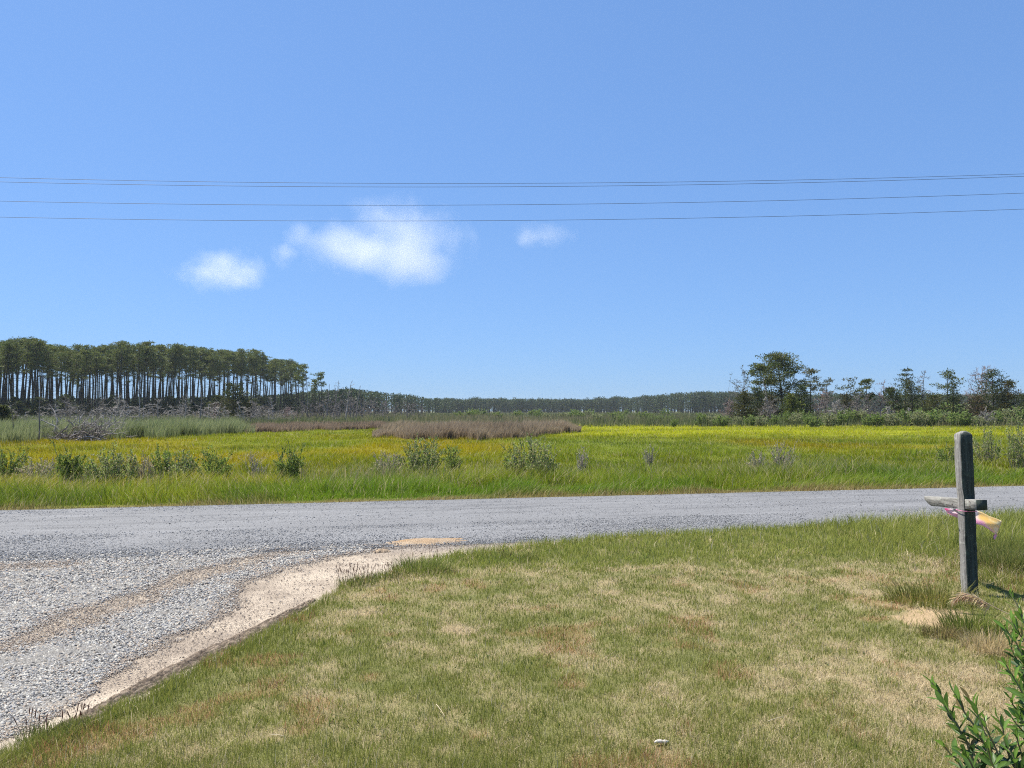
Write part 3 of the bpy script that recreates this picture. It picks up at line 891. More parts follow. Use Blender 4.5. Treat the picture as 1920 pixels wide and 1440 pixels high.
def build_pine_stand():
    rng = np.random.default_rng(201)
    protos = []
    H0 = 18.0
    for i in range(9):
        protos.append(pine_parts(300 + i, H0, [0.56, 0.62, 0.66, 0.70, 0.74, 0.58, 0.64, 0.68, 0.77][i], rng.uniform(2.0, 3.1), 17, 3, 24, 0.42, 0.15, 0.23, 0.38, 20, 'round' if i % 3 else 'top', sub=False, wander=0.016))
    protos = [(t.mesh('pine_trunk', M_BARK, True), c.mesh('pine_crown', M_NEEDLE)) for t, c in protos]
    topx = [-160, -60, 0, 45, 90, 140, 200, 290, 350, 430, 470, 520, 560, 600]
    topy = [650, 648, 646, 636, 650, 654, 650, 648, 656, 663, 660, 675, 686, 702]
    n = 0
    roots = {}
    rows = [(0, 96), (9, 84), (20, 72), (31, 46)]
    for row, (back, cnt) in enumerate(rows):
        for i in range(cnt):
            px = -150 + (i + rng.uniform(0.1, 0.9)) / cnt * (742 - row * 12)
            if px > 560 and rng.random() < 0.45: continue
            f = (px + 150) / 750
            Y = 1 / (1 / 178 + (1 / 335 - 1 / 178) * f) + back + rng.uniform(-4, 4)
            X = (px - 960) / F * Y
            z = -0.3
            y_top = np.interp(px, topx, topy) + rng.gamma(1.4, 8.5) + row * 2 - 11
            Hn = at_depth(960, y_top, Y)[2] - z
            k = rng.integers(0, 9)
            s = Hn / H0; sx = s * rng.uniform(0.72, 1.2)
            if px > 575: sx *= 0.6
            lab = 'tall dark pine with a bare straight trunk in the dense stand behind the dead brush'
            g = 'pines of the tall stand'
            if k not in roots:
                r = thing('pine_tree', lab, 'pine tree', (X, Y, z), rng.uniform(0, 6.28), g, (sx, sx, s))
                obj('trunk', protos[k][0], r); obj('crown', protos[k][1], r)
                roots[k] = r
            else:
                dup(roots[k], (X, Y, z), rng.uniform(0, 6.28), (sx, sx, s))
            n += 1
    # dark undergrowth at the foot of the stand
    up = [cedar_parts(340 + i, 4.0, 3.2, 44, 26, 0.5, 0.24, (0.034, 0.052, 0.018), (0.06, 0.075, 0.022), 0.15) for i in range(3)]
    first = None
    lab = 'dark green evergreen bush under the tall pine stand'
    ur = {}
    for i in range(64):
        px = rng.uniform(-120, 590)
        f = (px + 150) / 750
        Y = 1 / (1 / 178 + (1 / 335 - 1 / 178) * f) - rng.uniform(4, 16)
        s = rng.uniform(0.6, 1.5) * (0.9 + 0.4 * f)
        k = rng.integers(0, 3); loc = ((px - 960) / F * Y, Y, -0.3)
        if k not in ur:
            ur[k] = make('evergreen_bush', lab, 'bush', *up[k], loc, rng.uniform(0, 6), 'evergreen undergrowth below the pine stand', s)
        else:
            dup(ur[k], loc, rng.uniform(0, 6), (s * rng.uniform(0.9, 1.5), s * rng.uniform(0.9, 1.5), s))
    # two clumps that stand out in front of it
    for i, (px, base, top, w, lab) in enumerate([
            (438, 790, 718, 70, 'large dark rounded cedar standing before the middle of the pine stand'),
            (408, 786, 742, 40, 'low dark cedar touching the large rounded cedar by the pines'),
            (6, 800, 762, 40, 'yellow green bush at the edge of the marsh by the first pines'),
            (470, 790, 752, 44, 'dull brown green cedar beside the large rounded cedar')]):
        p = at(px, base, -0.3) if base > 781 else None
        Y = min(p[1], 170.0); loc = ((px - 960) / F * Y, Y, -0.3); Hh = at_depth(960, top, Y)[2] + 0.3
        T, C = cedar_parts(350 + i, Hh, w / F * Y * 1.1, 70, 34, 0.42, 0.2, (0.038, 0.055, 0.018) if i != 2 else (0.10, 0.125, 0.04), (0.085, 0.08, 0.028), 0.1, 0.5, 0.55)
        make('cedar_tree' if i != 2 else 'marsh_bush', lab, 'cedar tree' if i != 2 else 'bush', T, C, loc)
    # open topped trees at the end of the stand
    for i, (px, base, top, w, lab, live) in enumerate([
            (603, 790, 698, 26, 'slim pine with a thin tufted crown standing past the end of the pine stand', True),
            (577, 790, 698, 22, 'nearly bare slender tree at the end of the pine stand', False),
            (559, 792, 684, 40, 'last full crowned pine at the end of the tall stand', True),
            (591, 789, 712, 24, 'short thin pine leaning on the tufted slim pine', True)]):
        Y = 170.0; loc = ((px - 960) / F * Y, Y, -0.3); Hh = at_depth(960, top, Y)[2] + 0.3
        if live:
            T, C = pine_parts(360 + i, Hh, 0.68, w / F * Y * 0.55, 13, 3, 13, 0.42, 0.16, 0.13, 0.5, 8, 'top')
            make('pine_tree', lab, 'pine tree', T, C, loc)
        else:
            T = dead_parts(365, Hh, 1.7, 16, 4, 0.12, 0.62, 0.5, rmin=0.02)
            make('bare_tree', lab, 'dead tree', T, None, loc, bark=M_DEADD)


def build_dead_trees():
    rng = np.random.default_rng(202)
    spec = [  # px, base row, top row, width, material, label, style
        (28, 822, 745, 14, 'd', 'thin grey snag standing in the reeds at the near end of the dead brush', 'snag'),
        (75, 828, 716, 18, 'd', 'tall bluish grey snag rising from the reeds before the pines', 'snag'),
        (118, 800, 752, 70, 'd', 'grey leafless spreading tree just behind the fallen brush', 'tree'),
        (150, 806, 758, 60, 'd', 'low grey leafless tree in the middle of the dead brush', 'tree'),
        (186, 806, 750, 64, 'd', 'grey many branched dead tree above the fallen brush', 'tree'),
        (222, 796, 740, 52, 'w', 'pale grey dead tree with bare upright limbs at the end of the brush', 'tree'),
        (262, 797, 712, 12, 'w', 'tall pale bare trunk before the pines', 'snag'),
        (298, 797, 748, 44, 'w', 'whitish fan shaped dead tree in front of the pines', 'tree'),
        (343, 795, 744, 44, 'w', 'whitish dead tree with forked limbs next to the fan shaped one', 'tree'),
        (375, 797, 720, 8, 'd', 'dark slender snag between the whitish dead trees and the cedar', 'snag'),
        (400, 796, 756, 40, 'p', 'reddish grey twiggy dead tree left of the large dark cedar', 'tree'),
        (470, 797, 752, 40, 'd', 'small dark twiggy dead tree beside the dull brown cedar', 'tree'),
        (496, 794, 760, 46, 'd', 'low grey dead tree under the end of the pine stand', 'tree'),
        (515, 794, 742, 30, 'w', 'pale dead tree with one long crooked limb under the pines', 'tree'),
        (540, 792, 764, 46, 'p', 'reddish grey low dead tree under the last pines', 'tree'),
        (624, 782, 712, 20, 'd', 'tall forked snag nearest the slim tufted pine', 'snag'),
        (613, 784, 720, 8, 'd', 'thin straight pole snag beside the tall forked snag', 'snag'),
        (633, 780, 722, 8, 'd', 'second thin pole snag past the tall forked snag', 'snag'),
        (648, 790, 714, 16, 'w', 'tall pale forked snag standing clear above the far woods', 'snag'),
        (668, 781, 722, 8, 'd', 'short pole snag poking just above the distant woods', 'snag'),
        (657, 790, 744, 30, 'd', 'grey dead tree with a crooked dark trunk in the grey thicket', 'tree'),
        (680, 786, 750, 30, 'd', 'grey dead tree with thin spreading limbs in the grey thicket', 'tree'),
    ]
    for i, (px, base, top, w, mk, lab, style) in enumerate(spec):
        Y = min(at(px, base, -0.3)[1], 160.0)
        loc = ((px - 960) / F * Y, Y, -0.3); Hh = at_depth(960, top, Y)[2] + 0.3
        W = w / F * Y
        mat = {'d': M_DEADD, 'w': M_DEAD, 'p': M_PINKWOOD}[mk]
        rm = 0.00013 * Y
        if style == 'snag':
            T = dead_parts(400 + i, Hh, max(W, 0.8), 9, 2, 0.0011 * Y, 0.5, 0.6, rmin=rm, fine=1)
        else:
            T = dead_parts(400 + i, Hh, W * 0.62, 26, 5, 0.0010 * Y, 0.12, 0.45, rmin=rm, fine=3, lean=rng.normal(0, 0.1))
        make('dead_tree', lab, 'dead tree', T, None, loc, rng.uniform(0, 6), bark=mat)
    # the grey thicket past the end of the stand
    protos = [dead_parts(440 + i, 4.5, 1.7, 20, 5, 0.10, 0.12, 0.55, rmin=0.022, fine=3, lean=rng.normal(0, 0.08)) for i in range(6)]
    roots = {}
    for i in range(34):
        px = 560 + 235 * (i + rng.random()) / 34
        Y = rng.uniform(135, 185); loc = ((px - 960) / F * Y, Y, -0.3)
        top = np.interp(px, [560, 620, 700, 760, 795], [758, 748, 752, 758, 764]) + rng.uniform(-8, 9)
        s = (at_depth(960, top, Y)[2] + 0.3) / 4.5
        k = int(rng.integers(0, 6))
        if k not in roots:
            roots[k] = make('dead_tree', 'small grey leafless tree in the thicket below the distant woods', 'dead tree', protos[k], None, loc,
                            rng.uniform(0, 6), 'grey thicket of dead trees', (s * 1.2, s * 1.2, s), bark=M_DEADD)
        else:
            dup(roots[k], loc, rng.uniform(0, 6), (s * 1.2, s * 1.2, s))
    lab2 = 'grey twiggy dead shrub in the thin line between the reeds and the pines'
    first = None
    for i in range(30):
        px = -40 + 600 * (i + rng.random()) / 30
        Y = rng.uniform(95, 140); loc = ((px - 960) / F * Y, Y, -0.3)
        s = (at_depth(960, rng.uniform(752, 774), Y)[2] + 0.3) / 4.5
        if first is None:
            k = 3; q = dead_parts(455, 4.5, 2.2, 24, 6, 0.08, 0.05, 0.6, rmin=0.026, fine=3)
            first = make('dead_shrub', lab2, 'dead shrub', q, None, loc, rng.uniform(0, 6), 'grey dead shrubs before the pines', (s * 1.3, s * 1.3, s), bark=M_DEAD, tname='branches')
        else:
            dup(first, loc, rng.uniform(0, 6), (s * rng.uniform(1, 1.7), s * 1.3, s))
    # fallen, tangled dead brush among the reeds
    for i, (px, base, top, w, lab) in enumerate([
            (128, 822, 768, 95, 'bleached fallen dead tree tangled low in the reeds, nearest the tall snag'),
            (170, 824, 752, 110, 'largest bleached fallen tree with curved pale limbs in the reeds'),
            (214, 820, 768, 85, 'bleached fallen tree with long limbs pointing away from the brush heap'),
            (150, 826, 790, 80, 'dark hollow tangle of dead limbs at the foot of the brush heap')]):
        p = at(px, base, -0.3); Y = p[1]; Hh = at_depth(960, top, Y)[2] + 0.3
        rr = np.random.default_rng(460 + i); T = Acc(); W = w / F * Y
        for j in range(34):
            a = rr.uniform(0, 6.28); st = np.array([rr.normal(0, W * 0.22), rr.normal(0, W * 0.2), rr.uniform(0, 0.3)])
            L = rr.uniform(0.35, 0.75) * W
            B = branch(rr, st, (math.cos(a) * 1.0, math.sin(a), rr.uniform(0.1, 1.1) * Hh / (W * 0.6)), L, 7, 0.25, -0.05)
            B[:, 2] = np.clip(B[:, 2], 0.0, Hh)
            tube(T, B, np.linspace(0.055, 0.014, 8) * rr.uniform(0.6, 1.2), 5)
            for q in range(7):
                k = rr.integers(2, 8)
                S = branch(rr, B[k], norm(B[k] - B[k - 1]) + rr.normal(0, 0.7, 3), L * rr.uniform(0.15, 0.4), 4, 0.25, 0.02)
                tube(T, S, np.linspace(0.018, 0.007, 5), 3)
                for f in range(3):
                    tube(T, branch(rr, S[2], rr.normal(0, 1, 3) + np.array([0, 0, .4]), L * 0.13, 2, 0.2), [0.009, 0.007, 0.006], 3)
        make('fallen_tree', lab, 'dead tree', T, None, (p[0], Y, -0.3), bark=M_DEAD if i < 3 else M_DEADD, tname='limbs')


def build_right_trees():
    rng = np.random.default_rng(203)
    D = 120.0

    def place(px, top, Y=D):
        return ((px - 960) / F * Y, Y, -0.3), at_depth(960, top, Y)[2] + 0.3

    PX = lambda w, Y=D: w / F * Y
    # pines
    for i, (px, top, w, cb, nl, pads, tufts, prof, lab, lean, Y, cA, cB) in enumerate([
            (1467, 666, 96, 0.34, 34, 5, 24, 'round', 'tallest spreading pine with flat needle pads above the low trees', 0.0, 120, PINE_G, (0.115, 0.12, 0.04)),
            (1429, 682, 58, 0.40, 22, 4, 18, 'round', 'open slim pine next to the tallest spreading pine', 0.0, 122, (0.07, 0.10, 0.032), PINE_Y),
            (1519, 692, 42, 0.52, 13, 3, 13, 'top', 'thin pine with a see-through top past the tallest pine', 0.02, 124, (0.085, 0.105, 0.05), (0.14, 0.135, 0.07)),
            (1545, 712, 40, 0.45, 12, 3, 9, 'top', 'scraggly little pine with sparse tufts beside the see-through pine', 0.05, 126, (0.07, 0.09, 0.04), (0.12, 0.12, 0.06)),
            (1592, 722, 60, 0.40, 13, 3, 10, 'top', 'low crooked pine with flat sparse tufts over the grey brush', 0.1, 124, (0.06, 0.085, 0.034), (0.11, 0.11, 0.05)),
            (1622, 712, 34, 0.48, 13, 3, 15, 'top', 'small pine with a tufted round top over the grey brush', 0.0, 118, (0.06, 0.08, 0.03), PINE_Y),
            (1776, 698, 62, 0.34, 17, 3, 11, 'round', 'ragged open pine with a broken flat top between two dark cedars', 0.03, 118, (0.055, 0.08, 0.03), PINE_Y),
            (1680, 728, 44, 0.40, 14, 3, 15, 'round', 'dark slanting pine at the foot of the layered evergreen', -0.22, 116, (0.045, 0.062, 0.026), PINE_G)]):
        loc, Hh = place(px, top, Y)
        T, C = pine_parts(500 + i, Hh, cb, PX(w, Y) * 0.56, nl, pads, int(tufts * 1.9), 0.32, 0.125, 0.20 if i == 0 else 0.13, 0.42, 6, prof, cA, cB, lean, 0.03)
        make('pine_tree', lab, 'pine tree', T, C, loc)
    # half dead pine, bare limbs with a few tufts
    loc, Hh = place(1389, 698, 118)
    T = dead_parts(520, Hh, PX(40), 24, 5, 0.13, 0.32, 0.25, rmin=0.016, fine=2)
    C = Acc(); rr = np.random.default_rng(521)
    V = np.concatenate(T.V); V = V[V[:, 2] > Hh * 0.45]
    P = V[rr.integers(0, len(V), 520)] + rr.normal(0, 0.12, (520, 3))
    leaves(C, P, rr.normal(0, 1, (520, 3)) + np.array([0, 0, .4]), rr.uniform(0.15, 0.3, 520), 0.09, rr, jit(rr, (0.10, 0.115, 0.055), 520))
    make('pine_tree', 'half dead pine with crooked bare limbs reaching out over the far woods', 'pine tree', T, C, loc, bark=M_DEADD)
    # cedars
    for i, (px, top, w, Y, lab, kw) in enumerate([
            (1696, 686, 54, 122, 'dark layered evergreen with flat tiers and a pointed top', dict(tiers=8, up=0.05, gaps=0.1, low=0.25, nl=60, power=0.7)),
            (1712, 712, 66, 116, 'dense rounded dark cedar under the layered evergreen', dict(nl=80, per=34, gaps=0.1, power=0.55, alt=(0.085, 0.085, 0.025))),
            (1788, 712, 44, 115, 'narrow pointed cedar behind the ragged open pine', dict(nl=60, per=28, gaps=0.2, power=0.7)),
            (1862, 692, 84, 114, 'big dark cedar beside the reddish dead tree', dict(nl=100, per=38, gaps=0.12, power=0.62)),
            (1888, 712, 60, 112, 'brown tinged dark cedar leaning on the big dark cedar', dict(nl=80, per=34, gaps=0.1, power=0.5, base=(0.055, 0.062, 0.02), alt=(0.12, 0.095, 0.03))),
            (1926, 736, 56, 108, 'dark cedar cut off by the edge of the view behind the last shrubs', dict(nl=70, per=30, gaps=0.1, power=0.6)),
            (1396, 734, 52, 112, 'dark olive cedar at the near foot of the half dead pine', dict(nl=80, per=32, gaps=0.1, power=0.5, base=(0.05, 0.06, 0.018), alt=(0.095, 0.09, 0.025))),
            (1420, 726, 40, 116, 'dark green cedar filling the foot of the open slim pine', dict(nl=70, per=30, power=0.6)),
            (1502, 720, 44, 116, 'dense green cedar at the east foot of the tallest pine', dict(nl=80, per=32, gaps=0.1, power=0.5, base=(0.05, 0.075, 0.02), alt=(0.10, 0.12, 0.03))),
            (1487, 738, 40, 110, 'bright yellow green cedar before the tallest pine', dict(nl=70, per=32, gaps=0.1, power=0.5, base=(0.09, 0.12, 0.02), alt=(0.14, 0.16, 0.03))),
            (1447, 742, 44, 114, 'brown green cedar in the shade of the tallest pine', dict(nl=70, per=30, power=0.5, base=(0.05, 0.055, 0.025), alt=(0.10, 0.085, 0.04))),
            (1583, 738, 44, 118, 'dull olive cedar half hidden in the grey brush', dict(nl=60, per=28, power=0.5, base=(0.055, 0.06, 0.03), alt=(0.10, 0.09, 0.045))),
            (1752, 740, 60, 112, 'low olive cedar below the bare tree top', dict(nl=70, per=30, power=0.5, base=(0.055, 0.07, 0.02), alt=(0.10, 0.10, 0.03))),
            (1832, 742, 50, 114, 'low brownish cedar at the foot of the reddish dead tree', dict(nl=70, per=28, power=0.5, base=(0.06, 0.06, 0.028), alt=(0.13, 0.095, 0.05)))]):
        loc, Hh = place(px, top, Y)
        T, C = cedar_parts(540 + i, Hh, PX(w, Y) * 1.1, tl=0.30, tw=0.12, **kw)
        make('cedar_tree', lab, 'cedar tree', T, C, loc)
    # dead trees
    for i, (px, top, w, Y, mk, twin, lab) in enumerate([
            (1550, 734, 56, 112, 'd', False, 'grey rounded dead tree with fine twigs past the bright cedar'),
            (1530, 730, 40, 120, 'p', False, 'reddish grey dead tree behind the see-through pine'),
            (1648, 714, 58, 116, 'p', False, 'pale pinkish leafless tree between the tufted pine and layered evergreen'),
            (1608, 742, 50, 112, 'd', False, 'low grey leafless tree under the crooked pine'),
            (1632, 740, 50, 110, 'd', False, 'low grey leafless tree under the tufted pine'),
            (1570, 752, 40, 108, 'w', False, 'little whitish dead tree at the front of the grey brush'),
            (1730, 694, 48, 121, 'd', False, 'thin bare tree top rising beside the layered evergreen'),
            (1832, 687, 84, 118, 'p', True, 'reddish twin trunked dead tree with bare level limbs'),
            (1446, 706, 20, 112, 'w', False, 'pale bare snag in front of the tallest pine trunk'),
            (1367, 752, 36, 130, 'p', False, 'small reddish leafless tree at the foot of the half dead pine'),
            (1668, 762, 30, 100, 'w', False, 'small white crooked dead tree among the shrubs under the slanting pine'),
            (1704, 764, 24, 100, 'w', False, 'tiny white forked dead tree among the shrubs under the rounded cedar'),
            (1850, 772, 40, 99, 'w', False, 'low pale dead bush before the big dark cedar'),
            (1438, 752, 44, 108, 'd', False, 'grey twiggy dead tree before the open slim pine')]):
        loc, Hh = place(px, top, Y)
        mat = {'d': M_DEADD, 'w': M_DEAD, 'p': M_PINKWOOD}[mk]
        T = dead_parts(570 + i, Hh, PX(w, Y) * 0.6, 30, 6, 0.09, 0.2, 0.30 if twin else 0.45, twin=twin, rmin=0.021, fine=3)
        make('dead_tree', lab, 'dead tree', T, None, loc, rng.uniform(0, 6), bark=mat)
    # belt of round shrubs in front
    greens = [((0.175, 0.25, 0.065), 3), ((0.24, 0.31, 0.09), 2), ((0.31, 0.33, 0.16), 0.5)]
    greys = [((0.26, 0.30, 0.13), 3), ((0.34, 0.34, 0.21), 2)]
    protos = [shrub_parts(600 + i, 2.1, 2.7, 30, 4200, 0.19, 0.085, greens if i < 4 else greys, 0.02, 4, 0.03) for i in range(6)]
    roots = {}
    labs = {0: 'round green shrub in the belt below the low trees', 1: 'grey green airy shrub in the belt below the low trees'}
    belt = [(1312, 799, 776), (1336, 799, 777), (1352, 800, 779), (1408, 799, 778), (1428, 800, 781), (1452, 798, 777), (1476, 797, 772), (1492, 798, 774),
            (1508, 797, 773), (1527, 801, 781), (1556, 800, 775), (1574, 798, 771), (1596, 796, 768), (1612, 796, 770), (1628, 800, 777), (1644, 800, 774),
            (1668, 799, 776), (1690, 798, 774), (1706, 799, 770), (1724, 800, 772), (1740, 799, 768), (1758, 798, 766), (1776, 799, 773), (1796, 800, 772),
            (1812, 800, 776), (1834, 799, 780), (1862, 798, 774), (1882, 797, 770), (1902, 798, 766), (1924, 799, 766), (1946, 799, 770), (1384, 797, 781)]
    rear = [(1700 + 22 * j + rng.uniform(-8, 8), 790, rng.uniform(752, 764)) for j in range(10)] + [(1400 + 20 * j + rng.uniform(-8, 8), 789, rng.uniform(764, 774)) for j in range(15)]
    for i, (px, base, top) in enumerate(belt + rear):
        p = at(px, base, -0.3); Y = p[1]
        Hh = at_depth(960, top, Y)[2] + 0.3
        grey = (i % 3 == 1)
        k = int(4 + rng.integers(0, 2)) if grey else int(rng.integers(0, 4))
        s = Hh / 2.0; sx = s * rng.uniform(0.85, 1.35)
        g = 'grey shrubs of the belt' if grey else 'green shrubs of the belt'
        if k not in roots:
            roots[k] = make('marsh_shrub', labs[int(grey)], 'shrub', *protos[k], (p[0], Y, -0.3), rng.uniform(0, 6), g, (sx, sx, s), bark=M_STEM, leafmat=M_GRASS, tname='stems', cname='foliage')
        else:
            dup(roots[k], (p[0], Y, -0.3), rng.uniform(0, 6), (sx, sx, s))
    # scattered low shrubs out on the marsh
    for i in range(34):
        px = rng.uniform(860, 1300); base = rng.uniform(778, 797) if px > 1090 else rng.uniform(778, 786)
        p = at(px, base, -0.3); Y = min(p[1], 260)
        s = rng.uniform(0.4, 0.75) * (0.8 + Y / 300); k = int(rng.integers(0, 6))
        dup(roots[k], ((px - 960) / F * Y, Y, -0.3), rng.uniform(0, 6), (s * 1.3, s * 1.3, s), 'low shrub scattered on the open marsh before the far woods', 'shrubs scattered on the marsh')
    p = at(1263, 801, -0.3)
    dup(roots[0], (p[0], p[1], -0.3), 1.0, (0.42, 0.42, 0.52), 'single small green bush standing alone in the bright yellow grass', 'lone bush in the hay')


def build_far_wood():
    rng = np.random.default_rng(204)

    def wood(name, label, pts, n, cw, sparse=0.0):
        """pts: px, top row, depth along the edge of the wood"""
        C, T = Acc(), Acc()
        P = np.array(pts, float)
        for i in range(n):
            px = rng.uniform(P[0, 0], P[-1, 0])
            top = np.interp(px, P[:, 0], P[:, 1]) + rng.normal(0, 1.3) + 1.0 + (vnoise(px * 0.06, 0.0, len(name)) - 0.5) * 5
            Y = 1 / np.interp(px, P[:, 0], 1 / P[:, 2]); back = rng.choice([0, 1, 2])
            Y = Y * (1 + 0.03 * back) + rng.uniform(-6, 6)
            X = (px - 960) / F * Y
            H = at_depth(960, top, Y)[2] + 0.3
            r = cw * rng.uniform(0.75, 1.3)
            tube(T, [(X, Y, -0.4), (X + rng.normal(0, .3), Y, H * 0.9)], [0.30, 0.14], 4)
            lo = 0.50 if rng.random() < sparse else rng.uniform(0.05, 0.35)
            m = 85
            u = rng.random(m)
            hz = H * (lo + (1 - lo) * u)
            rad = r * np.sin(np.pi * (0.12 + 0.80 * u)) ** 0.7
            a = rng.uniform(0, 6.28, m); rr = np.sqrt(rng.random(m)) * rad
            c0 = np.stack([X + rr * np.cos(a), Y + rr * np.sin(a), hz - 0.35], 1)
            leaves(C, c0, rng.normal(0, 1, (m, 3)) + np.array([0, 0, .5]), rng.uniform(0.7, 1.6, m), rng.uniform(0.4, 0.8, m), rng,
                   jit(rng, mix((0.030, 0.054, 0.024), (0.064, 0.090, 0.036), np.array(rng.random())), m, 0.2, 0.06))
        r = thing(name, label, 'woods'); r['kind'] = 'stuff'
        obj('trunks', T.mesh(name + '_trunks', M_BARK), r)['kind'] = 'stuff'
        obj('canopy', C.mesh(name + '_canopy', M_NEEDLE), r)['kind'] = 'stuff'

    wood('far_wood', 'dark green woods sloping away behind the grey thicket', [(-200, 750, 380), (300, 748, 380), (480, 744, 360), (560, 738, 345), (610, 734, 340), (655, 729, 360), (690, 733, 390), (740, 739, 440), (800, 746, 540), (850, 749, 640)], 900, 3.3, 0.1)
    wood('distant_wood', 'long distant line of woods across the back of the marsh', [(815, 749, 640), (900, 748, 700), (1000, 748, 720), (1090, 749, 720), (1180, 744, 700)], 760, 3.0, 0.32)
    wood('eastern_wood', 'distant woods rising behind the low trees on the east', [(1170, 746, 690), (1210, 742, 650), (1280, 736, 580), (1340, 735, 560), (1420, 739, 560), (1600, 741, 560), (1760, 740, 560), (1960, 737, 540)], 1100, 3.4, 0.0)


# ------------------------------------------------------------------ roadside shrubs
def build_roadside():
    G = [((0.21, 0.29, 0.06), 3), ((0.30, 0.35, 0.09), 2)]
    GD = [((0.15, 0.215, 0.045), 3), ((0.24, 0.29, 0.075), 2)]
    GG = [((0.22, 0.29, 0.075), 3), ((0.34, 0.35, 0.17), 1.6), ((0.38, 0.34, 0.22), 0.8)]
    DRY = [((0.42, 0.36, 0.24), 2), ((0.30, 0.27, 0.17), 2), ((0.18, 0.21, 0.08), 0.8)]
    spec = [  # px, base, top, width, leaf palette, leaves, stems, label
        (10, 900, 846, 46, GD, 1500, 26, 'dark leafy marsh bush cut by the edge of the view across the road'),
        (66, 905, 866, 62, DRY, 700, 34, 'straw coloured dry bush beside the edge bush across the road'),
        (125, 908, 838, 34, GD, 1900, 22, 'tall narrow dark green bush, the highest in the row across the road'),
        (160, 905, 856, 46, G, 1300, 22, 'medium leafy bush leaning on the tall narrow one'),
        (214, 912, 846, 84, GG, 2600, 44, 'wide mixed bush with pale twigs and green leaves across the road'),
        (272, 905, 858, 44, DRY, 420, 34, 'brittle grey dead looking bush between two green ones'),
        (313, 908, 842, 36, G, 1400, 20, 'pointed fresh green bush after the brittle grey one'),
        (345, 912, 852, 52, GG, 1500, 28, 'roundish green bush with a few dry stalks touching the pointed one'),
        (403, 908, 850, 56, G, 1800, 26, 'green bush with bleached twigs poking out at the end of the dense row'),
        (482, 900, 848, 30, DRY, 110, 22, 'bundle of dead upright twigs standing alone in the hay'),
        (541, 908, 836, 46, GD, 1700, 26, 'compact dark green bush on a brown grassy hump'),
        (726, 890, 852, 52, DRY, 650, 34, 'low dry greyish bush before the brown grass patch'),
        (792, 893, 830, 74, GG, 2800, 44, 'large grey green domed bush before the brown grass patch'),
        (849, 890, 838, 32, G, 900, 16, 'slim green bush beside the large domed one'),
        (1000, 908, 828, 104, GG, 3400, 56, 'widest silvery green bush in the middle of the roadside'),
        (962, 908, 850, 40, G, 900, 20, 'small green bush joined to the near flank of the widest bush'),
        (1090, 893, 846, 24, DRY, 160, 18, 'small bare greyish bush after the widest one'),
        (1217, 876, 838, 20, DRY, 120, 16, 'thin lonely dry stalk bush out in the hay'),
        (1420, 885, 846, 38, DRY, 260, 22, 'pale twiggy bush with bleached tips beside the branchy one'),
        (1467, 886, 830, 44, DRY, 420, 30, 'pale branchy bush with spreading bare stems across the road'),
        (1772, 872, 836, 44, GD, 800, 24, 'low dark tangled bush just behind the wooden post'),
        (1850, 872, 812, 54, GG, 1300, 34, 'upright grey green bush beyond the wooden post'),
        (1912, 880, 804, 50, GG, 1700, 30, 'dense olive bush at the far end of the roadside row'),
    ]
    rng = np.random.default_rng(205)
    for i, (px, base, top, w, pal, nl, ns, lab) in enumerate(spec):
        p = on_marsh(px, base); Hh = height_at(p, top) * 1.12; W = w / F * p[1]
        T, C = shrub_parts(700 + i, Hh * 1.04, W * (1.4 if px < 460 else 1.2), int(ns * 1.2), int(nl * 1.9), 0.062, 0.027, pal, 0.008, 6 if pal is DRY else 4, 0.12, fold=0.05)
        make('roadside_bush', lab, 'bush', T, C, p, rng.uniform(0, 6), bark=M_DEAD if pal is DRY else M_STEM, leafmat=M_GRASS, tname='stems', cname='foliage')


def build_roadside_stalks():
    rng = np.random.default_rng(206); acc = Acc()
    n = 11000
    px = rng.uniform(-60, 1960, n); s = rng.uniform(4.2, 9.5, n)
    t = (px - 960) / F; Y = (14.4 + s / KN) / (1 - 0.21 * t); X = t * Y
    cl = fbm(X * 0.45, Y * 0.45, 65) + 0.16 * sstep(700, 200, px)
    ok = rng.random(n) < sstep(0.5, 0.72, cl)
    X, Y, cl = X[ok], Y[ok], cl[ok]; m = len(X)
    H = rng.uniform(0.25, 0.75, m) * (0.5 + 0.7 * cl); a = rng.uniform(0, 6.28, m)
    lean = (np.stack([np.cos(a), np.sin(a)], 1) * rng.uniform(0.1, 0.7, (m, 1)) + np.array([0.2, 0])) * H[:, None]
    c = np.where((rng.random(m) < 0.33)[:, None], np.array([0.40, 0.33, 0.20]), np.array([0.19, 0.25, 0.05])) * rng.uniform(0.6, 1.2, (m, 1))
    blades(acc, np.stack([X, Y, ground_z(X, Y) - 0.02], 1), H, rng.uniform(0.008, 0.018, m), lean, rng, c * 0.85, c * 1.1, bend=0.7)
    tag(obj('dry_stalks', acc.mesh('dry_stalks', M_GRASS)), 'loose dry stalks and rank grass tangled between the roadside bushes', 'grass', kind='stuff')


